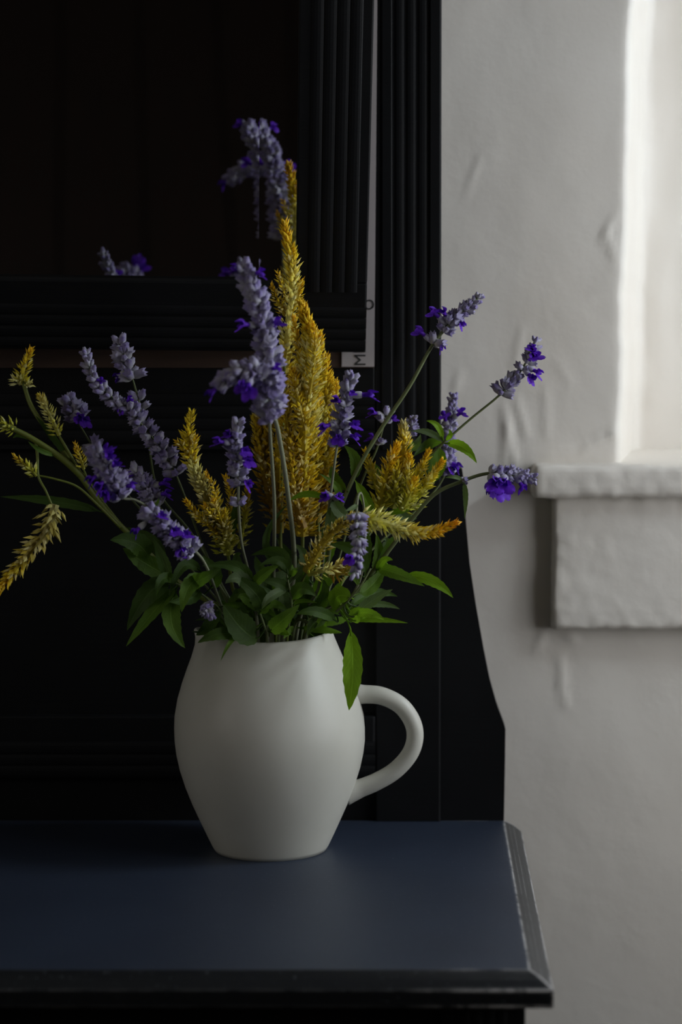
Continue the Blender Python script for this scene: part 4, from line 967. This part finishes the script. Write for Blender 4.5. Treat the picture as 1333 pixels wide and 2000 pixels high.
shoot('leafy shoot at the back of the mouth behind the mustard celosia',
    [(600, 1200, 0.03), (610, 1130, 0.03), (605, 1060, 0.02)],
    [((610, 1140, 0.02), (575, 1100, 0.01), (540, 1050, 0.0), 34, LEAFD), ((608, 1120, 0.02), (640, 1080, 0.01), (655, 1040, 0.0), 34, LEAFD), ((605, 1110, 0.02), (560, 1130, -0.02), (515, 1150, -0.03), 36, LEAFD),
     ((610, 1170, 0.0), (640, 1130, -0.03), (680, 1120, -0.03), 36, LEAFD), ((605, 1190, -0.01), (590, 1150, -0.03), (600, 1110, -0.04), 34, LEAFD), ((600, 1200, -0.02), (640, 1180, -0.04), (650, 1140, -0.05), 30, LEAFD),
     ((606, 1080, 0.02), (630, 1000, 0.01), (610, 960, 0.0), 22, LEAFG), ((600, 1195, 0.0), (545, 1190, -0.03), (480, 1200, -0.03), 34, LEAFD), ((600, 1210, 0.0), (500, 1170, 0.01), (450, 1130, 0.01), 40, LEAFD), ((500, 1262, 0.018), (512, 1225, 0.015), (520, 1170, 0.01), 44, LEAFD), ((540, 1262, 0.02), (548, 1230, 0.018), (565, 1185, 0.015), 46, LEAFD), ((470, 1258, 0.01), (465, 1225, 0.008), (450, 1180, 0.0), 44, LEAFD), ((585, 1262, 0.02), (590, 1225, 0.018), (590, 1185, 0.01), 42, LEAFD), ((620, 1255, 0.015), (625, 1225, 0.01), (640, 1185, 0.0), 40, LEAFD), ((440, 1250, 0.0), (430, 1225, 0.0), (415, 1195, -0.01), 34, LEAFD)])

rf = random.Random(99)
fill = [o for o in bpy.data.objects if o.name.startswith('leafy_shoot')]
for k in range(64):
    x0 = rf.uniform(440, 640);     y0 = rf.uniform(1180, 1245); Y0 = rf.uniform(-0.044, 0.03)
    bp = U(x0, y0, Y0); root = min(fill, key=lambda o: min((v.co - bp).length for c in o.children if c.name.startswith('stem') for v in c.data.vertices))
    a = math.radians(rf.gauss(90 - (x0 - 540) * 0.42, 38)); L = rf.uniform(45, 95)
    x2 = x0 + math.cos(a) * L; y2 = y0 - math.sin(a) * L * 0.8; Y2 = Y0 + rf.uniform(-0.035, 0.012)
    leaf(root, (x0, y0, Y0), ((x0 + x2) / 2 + rf.uniform(-8, 8), (y0 + y2) / 2 - rf.uniform(0, 16), (Y0 + Y2) / 2), (x2, y2, Y2), rf.uniform(15, 30), rf.choice((LEAFD, LEAFD, LEAF, LEAFG)), rf.uniform(-0.9, 0.9))

# ------------------------------------------------------------------ leaves that cut through a neighbour are swung clear about their own base
from mathutils.bvhtree import BVHTree
def untangle():
    bpy.context.view_layer.update()
    def pts(o): M = o.matrix_world; return [M @ v.co for v in o.data.vertices], [tuple(p.vertices) for p in o.data.polygons]
    def top(o):
        while o.parent: o = o.parent
        return o
    stat = {}; LV = []
    for o in bpy.data.objects:
        if o.type != 'MESH': continue
        r = top(o); n = r.name.split('.')[0]
        if n not in ('salvia', 'celosia', 'leafy_shoot', 'jug'): continue
        v, f = pts(o)
        if o.data.name.startswith('leaf'): LV.append([o, r.name, v, f, BVHTree.FromPolygons(v, f)])
        else:
            V, Fc = stat.setdefault(r.name, ([], [])); b = len(V); V += v; Fc += [tuple(i + b for i in q) for q in f]
    ST = {k: BVHTree.FromPolygons(V, Fc) for k, (V, Fc) in stat.items()}
    def boxed(v): return [min(p[i] for p in v) for i in range(3)] + [max(p[i] for p in v) for i in range(3)]
    BX = [boxed(L[2]) for L in LV]
    def cost(i, t, bx):
        c = sum(len(t.overlap(S)) for k, S in ST.items() if k != LV[i][1])
        for j, L in enumerate(LV):
            if j == i or L[1] == LV[i][1]: continue
            b = BX[j]
            if all(bx[a] <= b[a + 3] and b[a] <= bx[a + 3] for a in range(3)): c += len(t.overlap(L[4]))
        return c
    tries = sorted(((a, b) for a in (0, 5, -5, 10, -10, 16, -16, 24, -24, 32, -32) for b in (0, 7, -7, 14, -14)), key=lambda q: abs(q[0]) + 1.6 * abs(q[1]))
    for sweep in range(3):
        for i, L in enumerate(LV):
            o, rn, v, f, t = L; c0 = cost(i, t, BX[i])
            if c0 == 0: continue
            base = v[3]; d = (v[-4] - base).normalized(); ax1 = d.cross(Vector((0, 1, 0)))
            ax1 = ax1.normalized() if ax1.length > 0.1 else Vector((1, 0, 0))
            best = (c0, None)
            for a, b in tries[1:]:
                Rm = Quaternion(Vector((0, 1, 0)), math.radians(b)).to_matrix() @ Quaternion(ax1, math.radians(a)).to_matrix()
                nv = [base + Rm @ (p - base) for p in v]; nt = BVHTree.FromPolygons(nv, f); bx = boxed(nv); c = cost(i, nt, bx)
                if c < best[0]: best = (c, (nv, nt, bx))
                if c == 0: break
            if best[1]:
                nv, nt, bx = best[1]; Mi = o.matrix_world.inverted()
                for vv, p in zip(o.data.vertices, nv): vv.co = Mi @ p
                o.data.update(); L[2] = nv; L[4] = nt; BX[i] = bx

def plants(): return [o for o in bpy.data.objects if o.type == 'EMPTY' and o.name.split('.')[0] in ('salvia', 'celosia', 'leafy_shoot')]
def axis_of(c):
    v = c.data.vertices; ring = [sum((v[i * 8 + k].co for k in range(8)), Vector()) / 8 for i in range(len(v) // 8)]
    return [a.lerp(b, t) for a, b in zip(ring, ring[1:]) for t in (0, 0.25, 0.5, 0.75)]
AX = {r.name: [p for c in r.children if 'stem' in c.name for p in axis_of(c) if p.z > RIMZ - 0.012] for r in plants()}
for r in plants():
    for n_, c in enumerate([c for c in r.children if c.data.name.startswith('leaf')]):
        if not r.name.startswith('leafy_shoot') or n_ < 3: continue
        base = c.data.vertices[3].co; near = lambda k: min((p - base).length for p in AX[k])
        k = min(AX, key=near)
        if near(r.name) > near(k) + 0.006: adopt(c, bpy.data.objects[k])
untangle()
# ------------------------------------------------------------------ every leaf hangs by a stalk from a stem of its own plant
def stalks():
    bpy.context.view_layer.update()
    geo = {}
    for r in plants():
        V, Fc = [], []
        for c in r.children:
            M = c.matrix_world; b = len(V); V += [M @ v.co for v in c.data.vertices]; Fc += [tuple(i + b for i in p.vertices) for p in c.data.polygons]
        geo[r.name] = BVHTree.FromPolygons(V, Fc)
    done = []
    for root in plants():
        for c in [c for c in root.children if c.data.name.startswith('leaf')]:
            v = c.data.vertices; base = v[3].co.copy(); nxt = v[17].co.copy(); d = (base - nxt).normalized()
            cand = sorted(AX[root.name], key=lambda q: (q - base).length)
            if (cand[0] - base).length < 0.0012: continue
            best = None
            for p in cand[:60:4]:
                for bow in (0.2, 0.0, 0.45):
                    m = base.lerp(p, 0.5) + d * (bow * (p - base).length)
                    V, Fc = tube_geo(catmull([nxt, base, m, p], 5), 0.0007, 6); t = BVHTree.FromPolygons(V, Fc)
                    hit = sum(len(t.overlap(g)) for k, g in geo.items() if k != root.name) + sum(len(t.overlap(g)) for k, g in done if k != root.name) + 900 * max(0.0, (p - base).length - (cand[0] - base).length - 0.012)
                    if best is None or hit < best[0]: best = (hit, V, Fc, t, (p - base).length)
                    if hit == 0: break
                if best[0] == 0: break
            mesh_obj('leaf_stalk', best[1], best[2], c.data.materials[0], root, True); done.append((root.name, best[3])); STK.append((root.name, c.name, best[4], best[0]))
STK = []
stalks()
